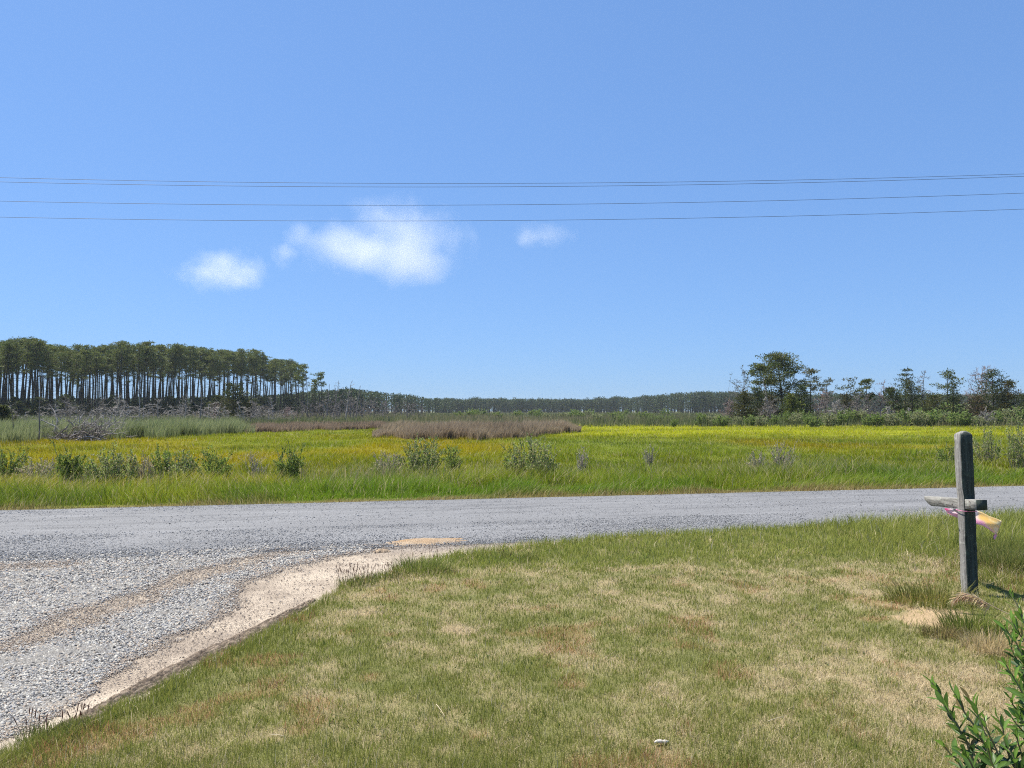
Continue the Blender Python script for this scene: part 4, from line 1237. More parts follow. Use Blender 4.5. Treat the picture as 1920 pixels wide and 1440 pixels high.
def tuft(name, label, loc, H, Wd, n, c1, c2, seed, width=0.004, heads=0, lean=(0.1, 0.0), spread=0.5, cat='grass tuft'):
    rng = np.random.default_rng(seed)
    r = thing(name, label, cat, loc)
    a = rng.uniform(0, 6.28, n); rr = np.sqrt(rng.random(n)) * Wd * 0.5
    P = np.stack([rr * np.cos(a), rr * np.sin(a) * 0.7, np.full(n, -0.01)], 1)
    h = H * rng.uniform(0.45, 1.1, n)
    out = np.stack([np.cos(a), np.sin(a)], 1) * (rr / (Wd * 0.5))[:, None] * spread + rng.normal(0, 0.22, (n, 2)) + np.array(lean)
    c = mix(np.array(c1), np.array(c2), rng.random(n) ** 1.3) * rng.uniform(0.75, 1.2, (n, 1))
    acc = Acc(); blades(acc, P, h, width * rng.uniform(0.7, 1.3, n), out * h[:, None], rng, c * 0.85, c * 1.1)
    obj('foliage', acc.mesh(name + '_foliage', M_GRASS), r)
    if heads:
        for q in range(heads):
            A = Acc()
            b = rng.uniform(0, 6.28); s = np.array([math.cos(b), math.sin(b) * 0.7, 0]) * Wd * 0.45 * math.sqrt(rng.random())
            B = branch(rng, s, (rng.normal(0, 0.15), rng.normal(0, 0.15), 1), H * rng.uniform(1.0, 1.7), 5, 0.05)
            tube(A, B, np.linspace(0.0014, 0.0008, 6), 3, (0.30, 0.22, 0.13))
            k = B[-1]; d = norm(B[-1] - B[-2])
            tube(A, [k - d * 0.03, k - d * 0.018, k, k + d * 0.012], [0.001, 0.0028, 0.0024, 0.0008], 4, (0.26, 0.13, 0.09))
            obj('seed_stalk', A.mesh(name + '_seed_stalk', M_GRASS), r)
    return r


def build_lawn_things():
    P = lambda px, py: (lambda q: np.array([q[0], q[1], float(lawn_z(q[0], q[1]))]))(at(px, py, 0.03))
    g1, g2 = (0.09, 0.135, 0.03), (0.19, 0.205, 0.06)
    tuft('grass_tuft', 'tall green grass tuft at the lawn corner beside the sand heap', P(790, 1076), 0.16, 0.55, 520, (0.13, 0.18, 0.035), (0.26, 0.28, 0.08), 801, 0.005, 10, spread=0.8)
    tuft('grass_tuft', 'bright green grass clump on the lawn rim next to the road', P(930, 1054), 0.09, 0.70, 420, (0.15, 0.22, 0.035), (0.26, 0.31, 0.07), 802, 0.005, 6, spread=0.8)
    tuft('grass_tuft', 'dark grass clump over a small soil hollow at the lawn rim', P(968, 1051), 0.10, 0.45, 260, (0.09, 0.11, 0.03), (0.22, 0.20, 0.07), 803, 0.005, spread=0.8)
    tuft('weed_clump', 'sparse weeds with reddish seed heads on the drive edge', P(668, 1102), 0.11, 0.42, 190, g1, (0.22, 0.20, 0.09), 804, 0.004, 26, cat='weeds')
    tuft('weed_clump', 'thin seeding weeds between the sparse weeds and the tall tuft', P(722, 1090), 0.10, 0.40, 170, g1, (0.22, 0.20, 0.09), 805, 0.004, 16, cat='weeds')
    tuft('weed_clump', 'nearest clump of weeds with seed stalks where drive and lawn meet', P(92, 1398), 0.08, 0.30, 260, (0.12, 0.17, 0.035), g2, 806, 0.003, 10, cat='weeds')
    tuft('weed_clump', 'small seeding weeds on the rim just past the nearest weed clump', P(150, 1376), 0.07, 0.20, 200, g1, g2, 807, 0.003, 7, cat='weeds')
    tuft('grass_tuft', 'broad olive grass tuft against the foot of the wooden post', P(1748, 1136), 0.18, 0.75, 620, (0.12, 0.14, 0.028), (0.29, 0.26, 0.075), 808, 0.0045, 0, (-0.10, -0.25), 1.0)
    tuft('grass_tuft', 'green grass tuft right under the fallen reed plume', P(1822, 1190), 0.17, 0.42, 600, (0.10, 0.15, 0.028), (0.24, 0.26, 0.06), 809, 0.004, 0, (0, -0.15), 0.8)
    tuft('grass_tuft', 'dry blond grass tuft between the plume and the glossy shrub', P(1868, 1225), 0.14, 0.45, 520, (0.42, 0.32, 0.15), (0.62, 0.50, 0.30), 810, 0.0035, 0, (0.15, -0.2), 0.7)
    tuft('grass_tuft', 'tall rank grass tuft on the lawn behind the post', P(1905, 1075), 0.30, 0.8, 1100, (0.10, 0.14, 0.03), (0.25, 0.24, 0.075), 811, 0.0055, 0, (0.1, -0.05), 0.35)
    tuft('grass_tuft', 'brownish grass tuft low in front of the sandy patch', P(1765, 1200), 0.10, 0.30, 330, (0.14, 0.12, 0.04), (0.33, 0.25, 0.12), 812, 0.0035)
    tuft('grass_tuft', 'tall green grass tuft beside the road past the post', P(1880, 1045), 0.30, 0.9, 900, (0.11, 0.155, 0.03), (0.25, 0.25, 0.07), 813, 0.0055, 0, (0.1, -0.05), 0.3)

    # straws lying on the lawn
    rng = np.random.default_rng(820)
    for i, ((x0, y0), (x1, y1), lab) in enumerate([
            ((818, 1344), (834, 1368), 'single bleached straw lying across the lawn'),
            ((508, 1404), (534, 1411), 'short pale straw stalk at the bottom of the lawn'),
            ((1440, 1378), (1470, 1372), 'thin pale stalk lying near the white driftwood chip')]):
        a, b = P(x0, y0), P(x1, y1); up = np.array([0, 0, 0.035])
        A = Acc(); B = np.linspace(a + up, b + up * 1.2, 6); B[:, 2] += np.sin(np.linspace(0, math.pi, 6)) * 0.003
        tube(A, B - a, np.linspace(0.0022, 0.0012, 6), 5, (0.46, 0.39, 0.26), True)
        tag(obj('dry_straw', A.mesh('dry_straw', M_STONE), None, a), lab, 'straw')
    # driftwood chip
    a = P(1240, 1408)
    A = Acc(); B = branch(np.random.default_rng(822), (-0.033, 0.0, 0.016), (1, 0.25, 0.10), 0.075, 7, 0.2)
    tube(A, B, np.array([0.003, 0.008, 0.009, 0.010, 0.008, 0.011, 0.008, 0.003]), 7, (0.50, 0.47, 0.42), True)
    tag(obj('driftwood_chip', A.mesh('driftwood_chip', M_STONE), None, a), 'small white driftwood chip lying in the lawn', 'wood chip')


def build_post():
    rng = np.random.default_rng(830)
    # weathered timber: streaks along the grain, pale lichen, green tint and painted shade on the sunless side
    def timber(name, axis, c_dark, c_light, lichen):
        m, nt, out = new_mat(name); N = nt.nodes.new; K = nt.links.new
        tc = N('ShaderNodeTexCoord'); mp = N('ShaderNodeMapping')
        s = [34, 34, 34]; s[axis] = 2.2; mp.inputs['Scale'].default_value = s
        K(tc.outputs['Object'], mp.inputs[0])
        n1 = N('ShaderNodeTexNoise'); n1.inputs['Scale'].default_value = 1.6; n1.inputs['Detail'].default_value = 8; n1.inputs['Roughness'].default_value = 0.65
        K(mp.outputs[0], n1.inputs['Vector'])
        cr = N('ShaderNodeValToRGB'); e = cr.color_ramp.elements
        e[0].position = 0.34; e[0].color = (*c_dark, 1); e[1].position = 0.66; e[1].color = (*c_light, 1)
        K(n1.outputs[0], cr.inputs[0])
        n2 = N('ShaderNodeTexNoise'); n2.inputs['Scale'].default_value = 26; n2.inputs['Detail'].default_value = 6
        K(tc.outputs['Object'], n2.inputs['Vector'])
        mr = N('ShaderNodeMapRange'); mr.inputs[1].default_value = 0.56; mr.inputs[2].default_value = 0.70; K(n2.outputs[0], mr.inputs[0])
        mx = N('ShaderNodeMix'); mx.data_type = 'RGBA'
        K(mr.outputs[0], mx.inputs[0]); K(cr.outputs[0], mx.inputs[6]); mx.inputs[7].default_value = (*lichen, 1)
        p = N('ShaderNodeBsdfPrincipled'); p.inputs['Roughness'].default_value = 0.88; p.inputs['Specular IOR Level'].default_value = 0.2
        K(mx.outputs[2], p.inputs['Base Color'])
        ad = N('ShaderNodeMath'); ad.operation = 'ADD'; K(n1.outputs[0], ad.inputs[0]); K(n2.outputs[0], ad.inputs[1])
        bp = N('ShaderNodeBump'); bp.inputs['Strength'].default_value = 0.7; bp.inputs['Distance'].default_value = 0.006
        K(ad.outputs[0], bp.inputs['Height']); K(bp.outputs[0], p.inputs['Normal']); K(p.outputs[0], out.inputs['Surface'])
        return m
    wood_post = timber('weathered_post', 2, (0.12, 0.115, 0.11), (0.30, 0.29, 0.28), (0.30, 0.30, 0.28))
    shade_algae = timber('painted_shade_algae_wood', 2, (0.018, 0.024, 0.021), (0.062, 0.080, 0.070), (0.055, 0.075, 0.06))
    wood_arm = timber('weathered_arm', 1, (0.09, 0.088, 0.08), (0.33, 0.32, 0.30), (0.33, 0.34, 0.30))

    def bar(xs_w, rings, mat, name, axis, seed, n=8, wob=0.0025):
        """a square bar swept along axis; rings: (t, cx, cy, half_a, half_b, chamfer)"""
        rr = np.random.default_rng(seed)
        V = []
        prof = []
        for (sx, sy) in ((1, -1), (1, 1), (-1, 1), (-1, -1)):
            prof += [(sx, sy, 0), (sx, sy, 1)]
        A = Acc(); per = []
        for (t, cx, cy, ha, hb, ch) in rings:
            ring = []
            order = [(1, -1, 'a'), (1, -1, 'b'), (1, 1, 'b'), (1, 1, 'a'), (-1, 1, 'a'), (-1, 1, 'b'), (-1, -1, 'b'), (-1, -1, 'a')]
            for (sx, sy, k) in order:
                u = sx * (ha - (ch if k == 'a' else 0)); v = sy * (hb - (ch if k == 'b' else 0))
                u += rr.normal(0, wob); v += rr.normal(0, wob)
                p = [cx + u, cy + v, t] if axis == 2 else [cx + u, t, cy + v]
                ring.append(p)
            per.append(ring)
        V = np.array(per).reshape(-1, 3); m = len(rings)
        i = np.arange(m - 1)[:, None] * 8; j = np.arange(8)[None]
        Q = np.stack([i + j, i + (j + 1) % 8, i + 8 + (j + 1) % 8, i + 8 + j], -1).reshape(-1, 4)
        A.add(V, [Q, np.arange(8)[None, ::-1], (np.arange(8) + (m - 1) * 8)[None]])
        me = A.mesh(name, mat)
        me.materials.append(shade_algae)          # shade painted into sunless post faces and arm end, plus algal green
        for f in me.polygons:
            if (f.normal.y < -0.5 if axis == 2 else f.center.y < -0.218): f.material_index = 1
        return me

    base = at(1818, 1121, 0.02); base[2] = float(lawn_z(base[0], base[1]))
    D = base[1]
    Hh = at_depth(960, 808, D)[2] - base[2]
    r = thing('wooden_post', 'weathered grey wooden post with a notched cross arm on the lawn', 'post', base)
    r.rotation_euler = (0.0, R(-1.15), 0.0)
    hw = 0.053
    rings = [(-0.25, 0, 0, hw, hw, 0.005)]
    for z in np.linspace(0.0, Hh - 0.035, 22):
        k = 1.0
        cx = 0.0
        if z < 0.90: cx, k = 0.004, 0.93
        rings.append((z, cx, 0, hw * k, hw, 0.006))
    rings += [(Hh - 0.02, 0, 0, hw * 0.86, hw * 0.86, 0.012), (Hh - 0.004, 0.004, 0, hw * 0.45, hw * 0.5, 0.014), (Hh, 0.004, 0, hw * 0.2, hw * 0.22, 0.004)]
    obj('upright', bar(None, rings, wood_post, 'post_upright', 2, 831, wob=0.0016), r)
    # the arm runs away from the viewer, through a mortise in the upright
    arm_top = at_depth(960, 932, D)[2] - base[2]
    hb = 0.043; zc = arm_top - hb; cx = 0.006
    rings = []
    dip = lambda y: -0.062 * (y + 0.22) / 0.88
    for y in np.linspace(-0.22, 0.50, 14): rings.append((y, cx, zc + dip(y), 0.0455, hb, 0.003))
    rings += [(0.555, cx, zc + 0.012 + dip(0.56), 0.045, hb - 0.012, 0.003), (0.61, cx, zc + 0.028 + dip(0.61), 0.044, hb - 0.028, 0.003)]
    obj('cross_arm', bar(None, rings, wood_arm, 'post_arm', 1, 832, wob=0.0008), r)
    rust = mat_noise('rusty_nail', (0.05, 0.03, 0.02), (0.12, 0.07, 0.05), (1, 1, 1), 40)
    for (yy, zz) in ((-0.13, zc + 0.018), (-0.13, zc - 0.02), (0.14, zc - 0.035)):
        nl = Acc()
        tube(nl, [(cx - 0.0505, yy, zz), (cx - 0.046, yy, zz), (cx - 0.04, yy, zz)], [0.0045, 0.0045, 0.003], 8, None, True)
        obj('nail', nl.mesh('post_nail', rust), r)

    # coloured cloth, tied behind the post and hanging from the arm in the breeze
    D2 = D + 0.16
    top = [(1771, 953), (1785, 954), (1800, 955), (1815, 955), (1828, 956), (1842, 961), (1856, 968), (1870, 973), (1879, 977)]
    bot = [(1776, 962), (1788, 968), (1800, 973), (1815, 978), (1828, 982), (1842, 985), (1852, 991), (1862, 998), (1869, 1003)]
    n, m = len(top), 11
    T_, B_ = [], []
    us = np.linspace(0, n - 1, 49)
    tp = np.array(top, float); bt = np.array(bot, float)
    rows = []
    for u in us:
        k = min(int(u), n - 2); f = u - k
        a, b = tp[k] + (tp[k + 1] - tp[k]) * f, bt[k] + (bt[k + 1] - bt[k]) * f
        for j in range(m):
            q = j / (m - 1); pxy = a + (b - a) * q
            dy = 0.030 * math.sin(u * 1.1 + q * 2.0) + 0.018 * math.sin(q * 7 + u * 0.6) - 0.09 * max(0, (u - 5) / 3) ** 2 * q + 0.02 * (u - 4)
            rows.append(at_depth(pxy[0], pxy[1], D2 + dy))
    V = np.array(rows); nn = 49
    i = np.arange(nn - 1)[:, None] * m + np.arange(m - 1)[None]
    Q = np.stack([i, i + 1, i + m + 1, i + m], -1).reshape(-1, 4)
    U = np.repeat(us / (n - 1), m); Qv = np.tile(np.linspace(0, 1, m), nn)
    pink = np.array([0.93, 0.60, 0.77]); pale = np.array([0.94, 0.86, 0.89]); org = np.array([0.94, 0.77, 0.45]); yel = np.array([0.93, 0.86, 0.66]); hot = np.array([0.88, 0.25, 0.52])
    nz = fbm(U * 5 + 3, Qv * 2.5, 84)
    c = mix(pale, pink, sstep(0.45, 0.85, Qv + (nz - 0.5) * 0.9))
    c = mix(c, org, sstep(0.52, 0.60, U) * sstep(0.75, 0.35, Qv - (U - 0.6) * 1.1 + (nz - 0.5) * 0.8))
    c = mix(c, yel, sstep(0.62, 0.9, U) * sstep(0.55, 0.45, np.abs(nz - 0.5) * 5))
    c = mix(c, org * 0.9, sstep(0.955, 0.985, U))
    c = mix(c, hot, sstep(0.12, 0.0, U) * sstep(0.7, 0.2, Qv))
    # hanging corner tail
    t0 = len(V)
    tail = [(1866, 1000), (1870, 1003), (1863, 1004), (1868, 1007), (1863, 1011), (1866, 1012)]
    TV = np.array([at_depth(a, b, D2 + 0.0 - 0.01 * k) for k, (a, b) in enumerate(tail)])
    V = np.concatenate([V, TV]); c = np.concatenate([c, np.tile(pink * 0.95, (6, 1))])
    TQ = np.array([[0, 1, 3, 2], [2, 3, 5, 4]]) + t0
    cloth = mat_attr('dyed_cloth', 0.75, 0.55, 0.2)
    fr = thing('cloth_flag', 'pink and orange cloth strip fluttering behind the wooden post', 'flag', (V[:, 0].mean(), D2, V[:, 2].mean()))
    me = mesh('cloth', V - np.array(fr.location), [Q, TQ], cloth, c, True)
    so = obj('cloth', me, fr)
    md = so.modifiers.new('thickness', 'SOLIDIFY'); md.thickness = 0.0015
    A = Acc()
    k0 = at_depth(1800, 958, D + 0.07) - np.array(fr.location)
    th = np.linspace(0, 2 * math.pi, 25)
    ctr = np.array([base[0] + 0.0 - 0.012, D, at_depth(960, 957, D)[2]]) - np.array(fr.location)
    tube(A, np.stack([ctr[0] + 0.066 * np.sign(np.cos(th)) * np.abs(np.cos(th)) ** 0.4, ctr[1] + 0.066 * np.sign(np.sin(th)) * np.abs(np.sin(th)) ** 0.4, ctr[2] + 0 * th], 1), 0.003, 5, (0.55, 0.20, 0.35))
    obj('cord', A.mesh('flag_cord', M_STONE), fr)

    # fallen reed plume resting on the tuft at the post's foot
    Dp = at(1840, 1150, 0.1)[1]
    pts = [(1912, 1160), (1895, 1153), (1880, 1146), (1862, 1137), (1846, 1128), (1832, 1120), (1816, 1114), (1802, 1115), (1790, 1122)]
    B = np.array([at_depth(a, b, Dp + 0.02 * k) for k, (a, b) in enumerate(pts)])
    pr = thing('reed_plume', 'tan feathery reed plume bent over the grass by the post', 'reed plume', B[4])
    S = Acc(); tube(S, B - B[4], np.linspace(0.0050, 0.0022, len(B)), 5, (0.66, 0.55, 0.38))
    obj('stalk', S.mesh('plume_stalk', M_GRASS), pr)
    A = Acc(); rr = np.random.default_rng(833); n = 620
    w = rr.uniform(3.2, 8.0, n); k = np.minimum(w.astype(int), 7)
    P = B[k] + (B[k + 1] - B[k]) * (w - k)[:, None] - B[4]
    Dv = (B[k + 1] - B[k]) * 12 + np.array([0.0, 0, -1.1]) * rr.uniform(0.1, 1.2, (n, 1)) + rr.normal(0, 0.28, (n, 3))
    leaves(A, P, Dv, rr.uniform(0.04, 0.09, n), 0.004, rr, jit(rr, (0.60, 0.48, 0.31), n, 0.22))
    obj('plume', A.mesh('plume_hairs', M_GRASS), pr)


def build_near_shrub():
    """two glossy leaved shrubs close to the camera"""
    def leaf_mesh(A, p, d, up, L, W, c, rr):
        d = norm(d); s = norm(np.cross(d, up)); n = np.cross(s, d)
        cup = rr.uniform(0.10, 0.35) * W; curl = rr.uniform(-0.05, 0.12) * L
        st = [(0, 0.04), (0.12, 0.25), (0.35, 0.8), (0.6, 1.0), (0.82, 0.68), (1.0, 0.02)]
        V = []
        for t, w in st:
            c0 = p + d * L * t - n * curl * t * t
            V += [c0 + s * W * 0.5 * w + n * cup * w, c0, c0 - s * W * 0.5 * w + n * cup * w]
        Q = []
        for i in range(5):
            a = i * 3
            Q += [[a, a + 1, a + 4, a + 3], [a + 1, a + 2, a + 5, a + 4]]
        cc = np.tile(c, (18, 1)); cc[1::3] = c * 1.35 + 0.01
        A.add(V, [Q], cc)

    def shrub(name, label, base, tips, seed, L0=0.062, step=0.017, bare=0.30):
        rr = np.random.default_rng(seed)
        base = np.array(base)
        r = thing(name, label, 'shrub', base)
        T, A = Acc(), Acc()
        for (tx, ty, dep) in tips:
            tip = at_depth(tx, ty, dep) - base
            s = np.array([rr.normal(0, 0.05), rr.normal(0, 0.05), 0.0])
            mid = s * 0.5 + tip * 0.5 + np.array([tip[0] * -0.12, 0, 0.06])
            t = np.linspace(0, 1, 24)[:, None]
            B = (1 - t) ** 2 * s + 2 * t * (1 - t) * mid + t ** 2 * tip + rr.normal(0, 0.003, (24, 3))
            tube(T, B, np.linspace(0.006, 0.002, 24), 6)
            Ls = np.linalg.norm(np.diff(B, axis=0), axis=1).sum()
            n = int(Ls * (1 - bare) / step)
            for q in range(n):
                w = bare + (1 - bare) * (q + 0.5) / n; kk = w * 23; k = min(int(kk), 22)
                p = B[k] + (B[k + 1] - B[k]) * (kk - k); ax = norm(B[k + 1] - B[k])
                a = q * 2.4 + rr.normal(0, 0.3)
                e1 = norm(np.cross(ax, [0.3, 0.9, 0.1])); e2 = np.cross(ax, e1)
                rad = e1 * math.cos(a) + e2 * math.sin(a)
                youth = max(0.0, (w - 0.82) / 0.18)
                d = rad * (0.95 - 0.55 * youth) + ax * (0.55 + 0.6 * youth)
                sz = L0 * rr.uniform(0.55, 1.2) * (1 - 0.35 * youth)
                c = np.array([0.042, 0.085, 0.020]) * rr.uniform(0.65, 1.3) * (1 - youth) + np.array([0.13, 0.235, 0.030]) * youth
                if rr.random() < 0.05: c = np.array([0.22, 0.17, 0.05]) * rr.uniform(0.6, 1.2)
                leaf_mesh(A, p, d + rr.normal(0, 0.22, 3), ax, sz, sz * rr.uniform(0.24, 0.38), c, rr)
                if rr.random() < 0.10 and w < 0.85:
                    for z in range(4):
                        d2 = d + rr.normal(0, 0.5, 3)
                        leaf_mesh(A, p + norm(d) * 0.012 * z, d2, ax, sz * 0.6, sz * 0.2, c * 1.2, rr)
        obj('stems', T.mesh(name + '_stems', mat_noise(name + '_stem', (0.10, 0.09, 0.045), (0.26, 0.24, 0.13), (1, 1, 1), 30)), r)
        obj('foliage', A.mesh(name + '_foliage', M_LEAF), r)

    b1 = (1.56, 2.25, 0.03)
    shrub('leafy_shrub', 'low glossy green shrub at the bottom corner of the lawn', b1,
          [(1748, 1278, 2.50), (1772, 1322, 2.42), (1790, 1300, 2.46), (1818, 1310, 2.38), (1842, 1345, 2.30), (1875, 1350, 2.30), (1768, 1395, 2.20),
           (1800, 1400, 2.15), (1850, 1405, 2.12), (1890, 1405, 2.2), (1905, 1380, 2.3), (1830, 1375, 2.25)], 851, 0.068, 0.0135, 0.22)
    b2 = (1.98, 2.62, 0.03)
    shrub('leafy_shrub', 'taller glossy green shrub leaning in beside the fallen plume', b2,
          [(1897, 1118, 2.80), (1912, 1150, 2.75), (1886, 1180, 2.72), (1906, 1215, 2.68), (1886, 1248, 2.66), (1914, 1275, 2.62), (1892, 1310, 2.60),
           (1918, 1330, 2.58), (1908, 1345, 2.5), (1945, 1130, 2.75), (1960, 1200, 2.7), (1940, 1180, 2.7), (1975, 1260, 2.6), (1930, 1240, 2.66), (1900, 1165, 2.66), (1902, 1195, 2.6), (1900, 1270, 2.55), (1898, 1345, 2.5), (1925, 1300, 2.5), (1930, 1380, 2.45)], 852, 0.066, 0.0120, 0.22)


def build_wires():
    m = mat_noise('wire_metal', (0.05, 0.055, 0.065), (0.10, 0.105, 0.12), (1, 1, 1), 3.0, 0.6)
    for i, (pp, Y, lab) in enumerate([
            ([(0, 333), (860, 344), (1920, 326)], 30.0, 'topmost power line crossing the sky'),
            ([(0, 341), (860, 350.5), (1920, 330.5)], 28.0, 'power line running just under the topmost one'),
            ([(0, 377), (860, 384.5), (1920, 362)], 28.5, 'power line second from the bottom in the sky'),
            ([(0, 407), (860, 414), (1920, 392)], 28.5, 'lowest power line, crossing the big cloud')]):
        q = np.array([at_depth(a, b, Y) for a, b in pp])
        k = np.polyfit(q[:, 0], q[:, 2], 2)
        x = np.linspace(-44, 44, 90)
        A = Acc(); tube(A, np.stack([x, np.full(90, Y), np.polyval(k, x)], 1), 0.0068, 6)
        tag(obj('power_line', A.mesh('power_line', m)), lab, 'power line')


# ------------------------------------------------------------------ clouds, haze, sky
def build_clouds():
    def cloud(name, label, px, py, wpx, hpx, Y, lobes, dens, seed, nscale=2.4):
        c = at_depth(px, py, Y); sx, sz = wpx / F * Y * 0.5, hpx / F * Y * 0.5; sy = min(sx, sz * 1.6)
        import bmesh
        bm = bmesh.new(); bmesh.ops.create_icosphere(bm, subdivisions=3, radius=1.0)
        me = bpy.data.meshes.new(name); bm.to_mesh(me); bm.free()
        o = obj(name, me, None, c); o.scale = (sx, sy, sz)
        tag(o, label, 'cloud')
        m, nt, out = new_mat(name + '_vapour'); N = nt.nodes.new; K = nt.links.new
        tc = N('ShaderNodeTexCoord')
        nz = N('ShaderNodeTexNoise'); nz.inputs['Scale'].default_value = nscale; nz.inputs['Detail'].default_value = 6; nz.inputs['Roughness'].default_value = 0.58
        ad0 = N('ShaderNodeVectorMath'); ad0.operation = 'ADD'; ad0.inputs[1].default_value = (seed, seed * 0.7, 0)
        mu0 = N('ShaderNodeVectorMath'); mu0.operation = 'MULTIPLY'; mu0.inputs[1].default_value = (sx / sz, sy / sz, 1)
        K(tc.outputs['Object'], mu0.inputs[0]); K(mu0.outputs[0], ad0.inputs[0]); K(ad0.outputs[0], nz.inputs['Vector'])
        prev = None
        for (lx, lz, rx, rz) in lobes:
            sb = N('ShaderNodeVectorMath'); sb.operation = 'SUBTRACT'; sb.inputs[1].default_value = (lx, 0, lz)
            K(tc.outputs['Object'], sb.inputs[0])
            ml = N('ShaderNodeVectorMath'); ml.operation = 'MULTIPLY'; ml.inputs[1].default_value = (1 / rx, 1.25, 1 / rz)
            K(sb.outputs[0], ml.inputs[0])
            ln = N('ShaderNodeVectorMath'); ln.operation = 'LENGTH'; K(ml.outputs[0], ln.inputs[0])
            iv = N('ShaderNodeMath'); iv.operation = 'SUBTRACT'; iv.inputs[0].default_value = 1.0; K(ln.outputs['Value'], iv.inputs[1])
            if prev is None: prev = iv.outputs[0]
            else:
                mx = N('ShaderNodeMath'); mx.operation = 'SMOOTH_MAX'; mx.inputs[2].default_value = 0.25
                K(prev, mx.inputs[0]); K(iv.outputs[0], mx.inputs[1]); prev = mx.outputs[0]
        # density = clamp(shape + (noise - .5) * k) * dens
        s1 = N('ShaderNodeMath'); s1.operation = 'MULTIPLY_ADD'; s1.inputs[1].default_value = 2.6; s1.inputs[2].default_value = -1.32
        K(nz.outputs[0], s1.inputs[0])
        s2 = N('ShaderNodeMath'); s2.operation = 'ADD'; K(prev, s2.inputs[0]); K(s1.outputs[0], s2.inputs[1])
        mr = N('ShaderNodeMapRange'); mr.inputs[1].default_value = 0.0; mr.inputs[2].default_value = 1.5; mr.inputs[3].default_value = 0; mr.inputs[4].default_value = dens
        K(s2.outputs[0], mr.inputs[0])
        v = N('ShaderNodeVolumePrincipled'); v.inputs['Color'].default_value = (1, 1, 1, 1); v.inputs['Anisotropy'].default_value = 0.25
        K(mr.outputs[0], v.inputs['Density']); K(v.outputs[0], out.inputs['Volume'])
        me.materials.append(m)
        return o

    Y = 1500.0
    cloud('cloud', 'largest white puffy cloud, crossed by the lowest power line', 712, 455, 385, 196, Y,
          [(0.10, -0.12, 0.84, 0.52), (0.22, 0.25, 0.52, 0.58), (-0.42, -0.02, 0.48, 0.46), (0.32, -0.40, 0.50, 0.46)], 0.0070, 3.1, 1.3)
    cloud('cloud', 'second white cloud, small and flat bottomed, beside the largest one', 420, 504, 220, 112, Y, [(0.0, -0.15, 0.80, 0.62), (0.1, 0.1, 0.5, 0.6)], 0.0095, 7.7, 1.3)
    cloud('cloud', 'tiny wisp of cloud between the two white clouds', 535, 478, 62, 66, Y, [(-0.05, 0.05, 0.75, 0.8)], 0.013, 12.3, 1.2)
    cloud('cloud', 'faint thin streak of cloud standing apart from the others', 1016, 443, 145, 74, Y, [(0.1, 0.1, 0.8, 0.55), (-0.35, -0.2, 0.5, 0.35)], 0.007, 17.9, 1.2)


def build_haze(dens=0.00011):
    V = np.array([[x, y, z] for x in (-2600, 2600) for y in (-400, 2600) for z in (-1.4, 24.0)], float)
    Q = np.array([[0, 1, 3, 2], [4, 6, 7, 5], [0, 4, 5, 1], [2, 3, 7, 6], [0, 2, 6, 4], [1, 5, 7, 3]])
    m, nt, out = new_mat('air')
    v = nt.nodes.new('ShaderNodeVolumePrincipled')
    v.inputs['Color'].default_value = (0.80, 0.90, 1.0, 1); v.inputs['Density'].default_value = dens; v.inputs['Anisotropy'].default_value = 0.1
    nt.links.new(v.outputs[0], out.inputs['Volume'])
    o = obj('haze', mesh('haze', V, [Q], m))
    tag(o, kind='stuff', label='thin pale blue haze over the marsh')


SUN_EL, SUN_AZ = R(60), R(-58)      # azimuth measured from +Y towards +X


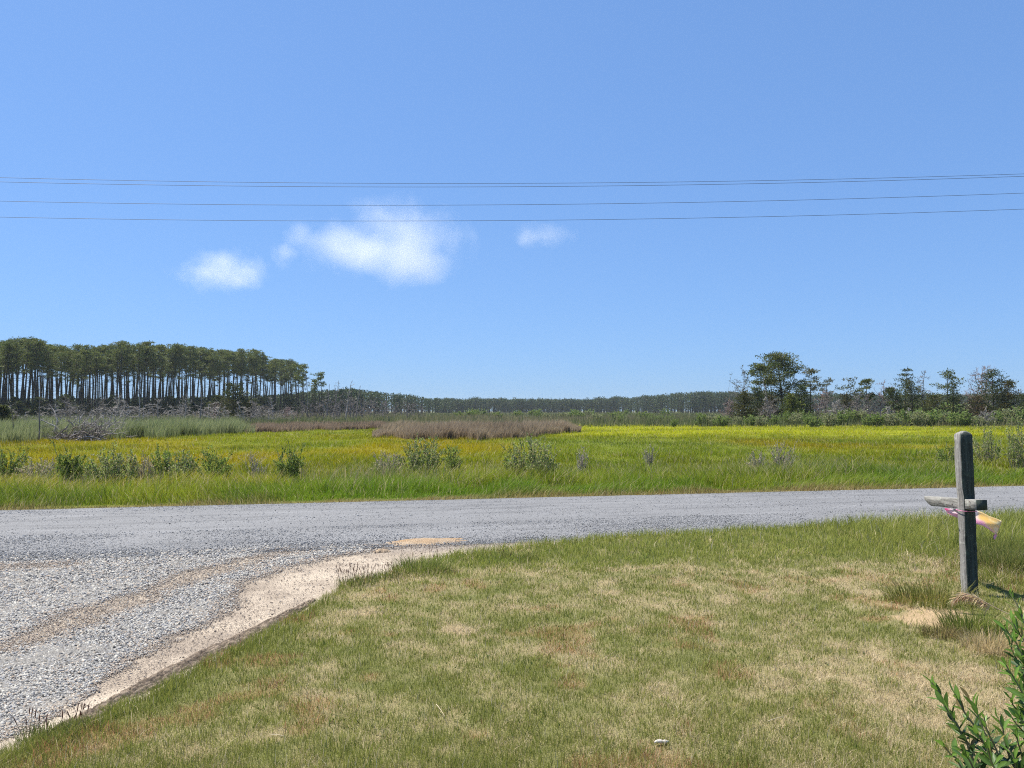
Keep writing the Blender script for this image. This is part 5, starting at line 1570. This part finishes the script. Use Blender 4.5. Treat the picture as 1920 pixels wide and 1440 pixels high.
def build_light():
    w = bpy.data.worlds.new('World'); SC.world = w; w.use_nodes = True
    nt = w.node_tree
    for n in list(nt.nodes): nt.nodes.remove(n)
    N = nt.nodes.new; K = nt.links.new
    out = N('ShaderNodeOutputWorld'); bg = N('ShaderNodeBackground'); sky = N('ShaderNodeTexSky')
    sky.sky_type = 'NISHITA'; sky.sun_disc = False
    sky.sun_elevation = SUN_EL; sky.sun_rotation = SUN_AZ
    sky.altitude = 0; sky.air_density = 1.0; sky.dust_density = 0.3; sky.ozone_density = 10.0
    bg.inputs['Strength'].default_value = 0.091
    gm = N('ShaderNodeGamma'); gm.inputs[1].default_value = 0.45       # tone grade that flattens the sky gradient
    tn = N('ShaderNodeMix'); tn.data_type = 'RGBA'; tn.blend_type = 'MULTIPLY'; tn.inputs[0].default_value = 1.0; tn.inputs[7].default_value = (1.107, 1.61, 2.40, 1)
    K(sky.outputs[0], gm.inputs[0]); K(gm.outputs[0], tn.inputs[6])
    K(tn.outputs[2], bg.inputs[0]); K(bg.outputs[0], out.inputs[0])
    L = bpy.data.lights.new('sun', 'SUN'); L.energy = 5.0; L.angle = R(0.53); L.color = (1.0, 0.935, 0.81)
    o = bpy.data.objects.new('sun', L); COL.objects.link(o)
    d = Vector((math.sin(SUN_AZ) * math.cos(SUN_EL), math.cos(SUN_AZ) * math.cos(SUN_EL), math.sin(SUN_EL)))
    o.rotation_euler = d.to_track_quat('Z', 'Y').to_euler(); o.location = (0, 0, 60)
    cam = bpy.data.cameras.new('camera'); cam.sensor_width = 36; cam.lens = 36 * F / 1920; cam.clip_end = 12000; cam.clip_start = 0.05
    c = bpy.data.objects.new('camera', cam); COL.objects.link(c)
    c.location = (0, 0, CAM_H); c.rotation_euler = (math.pi / 2 + PITCH, 0, 0)
    SC.camera = c
    SC.view_settings.view_transform = 'Standard'; SC.view_settings.look = 'None'
    SC.view_settings.exposure = 0.9; SC.view_settings.gamma = 1.0
    cy = SC.cycles
    cy.max_bounces = 8; cy.diffuse_bounces = 3; cy.glossy_bounces = 2; cy.transmission_bounces = 4; cy.volume_bounces = 3; cy.transparent_max_bounces = 8
    cy.use_denoising = False; cy.filter_width = 1.1
    cy.volume_step_rate = 1.0; cy.volume_max_steps = 64


build_light()
build_ground(); build_road(); build_drive(); build_lawn()
build_lawn_grass(); build_marsh_grass(); build_reeds()
build_gravel(); build_dirt_features()
build_pine_stand(); build_dead_trees(); build_right_trees(); build_far_wood()
build_roadside(); build_roadside_stalks(); build_lawn_things(); build_post(); build_near_shrub()
build_wires(); build_clouds(); build_haze()
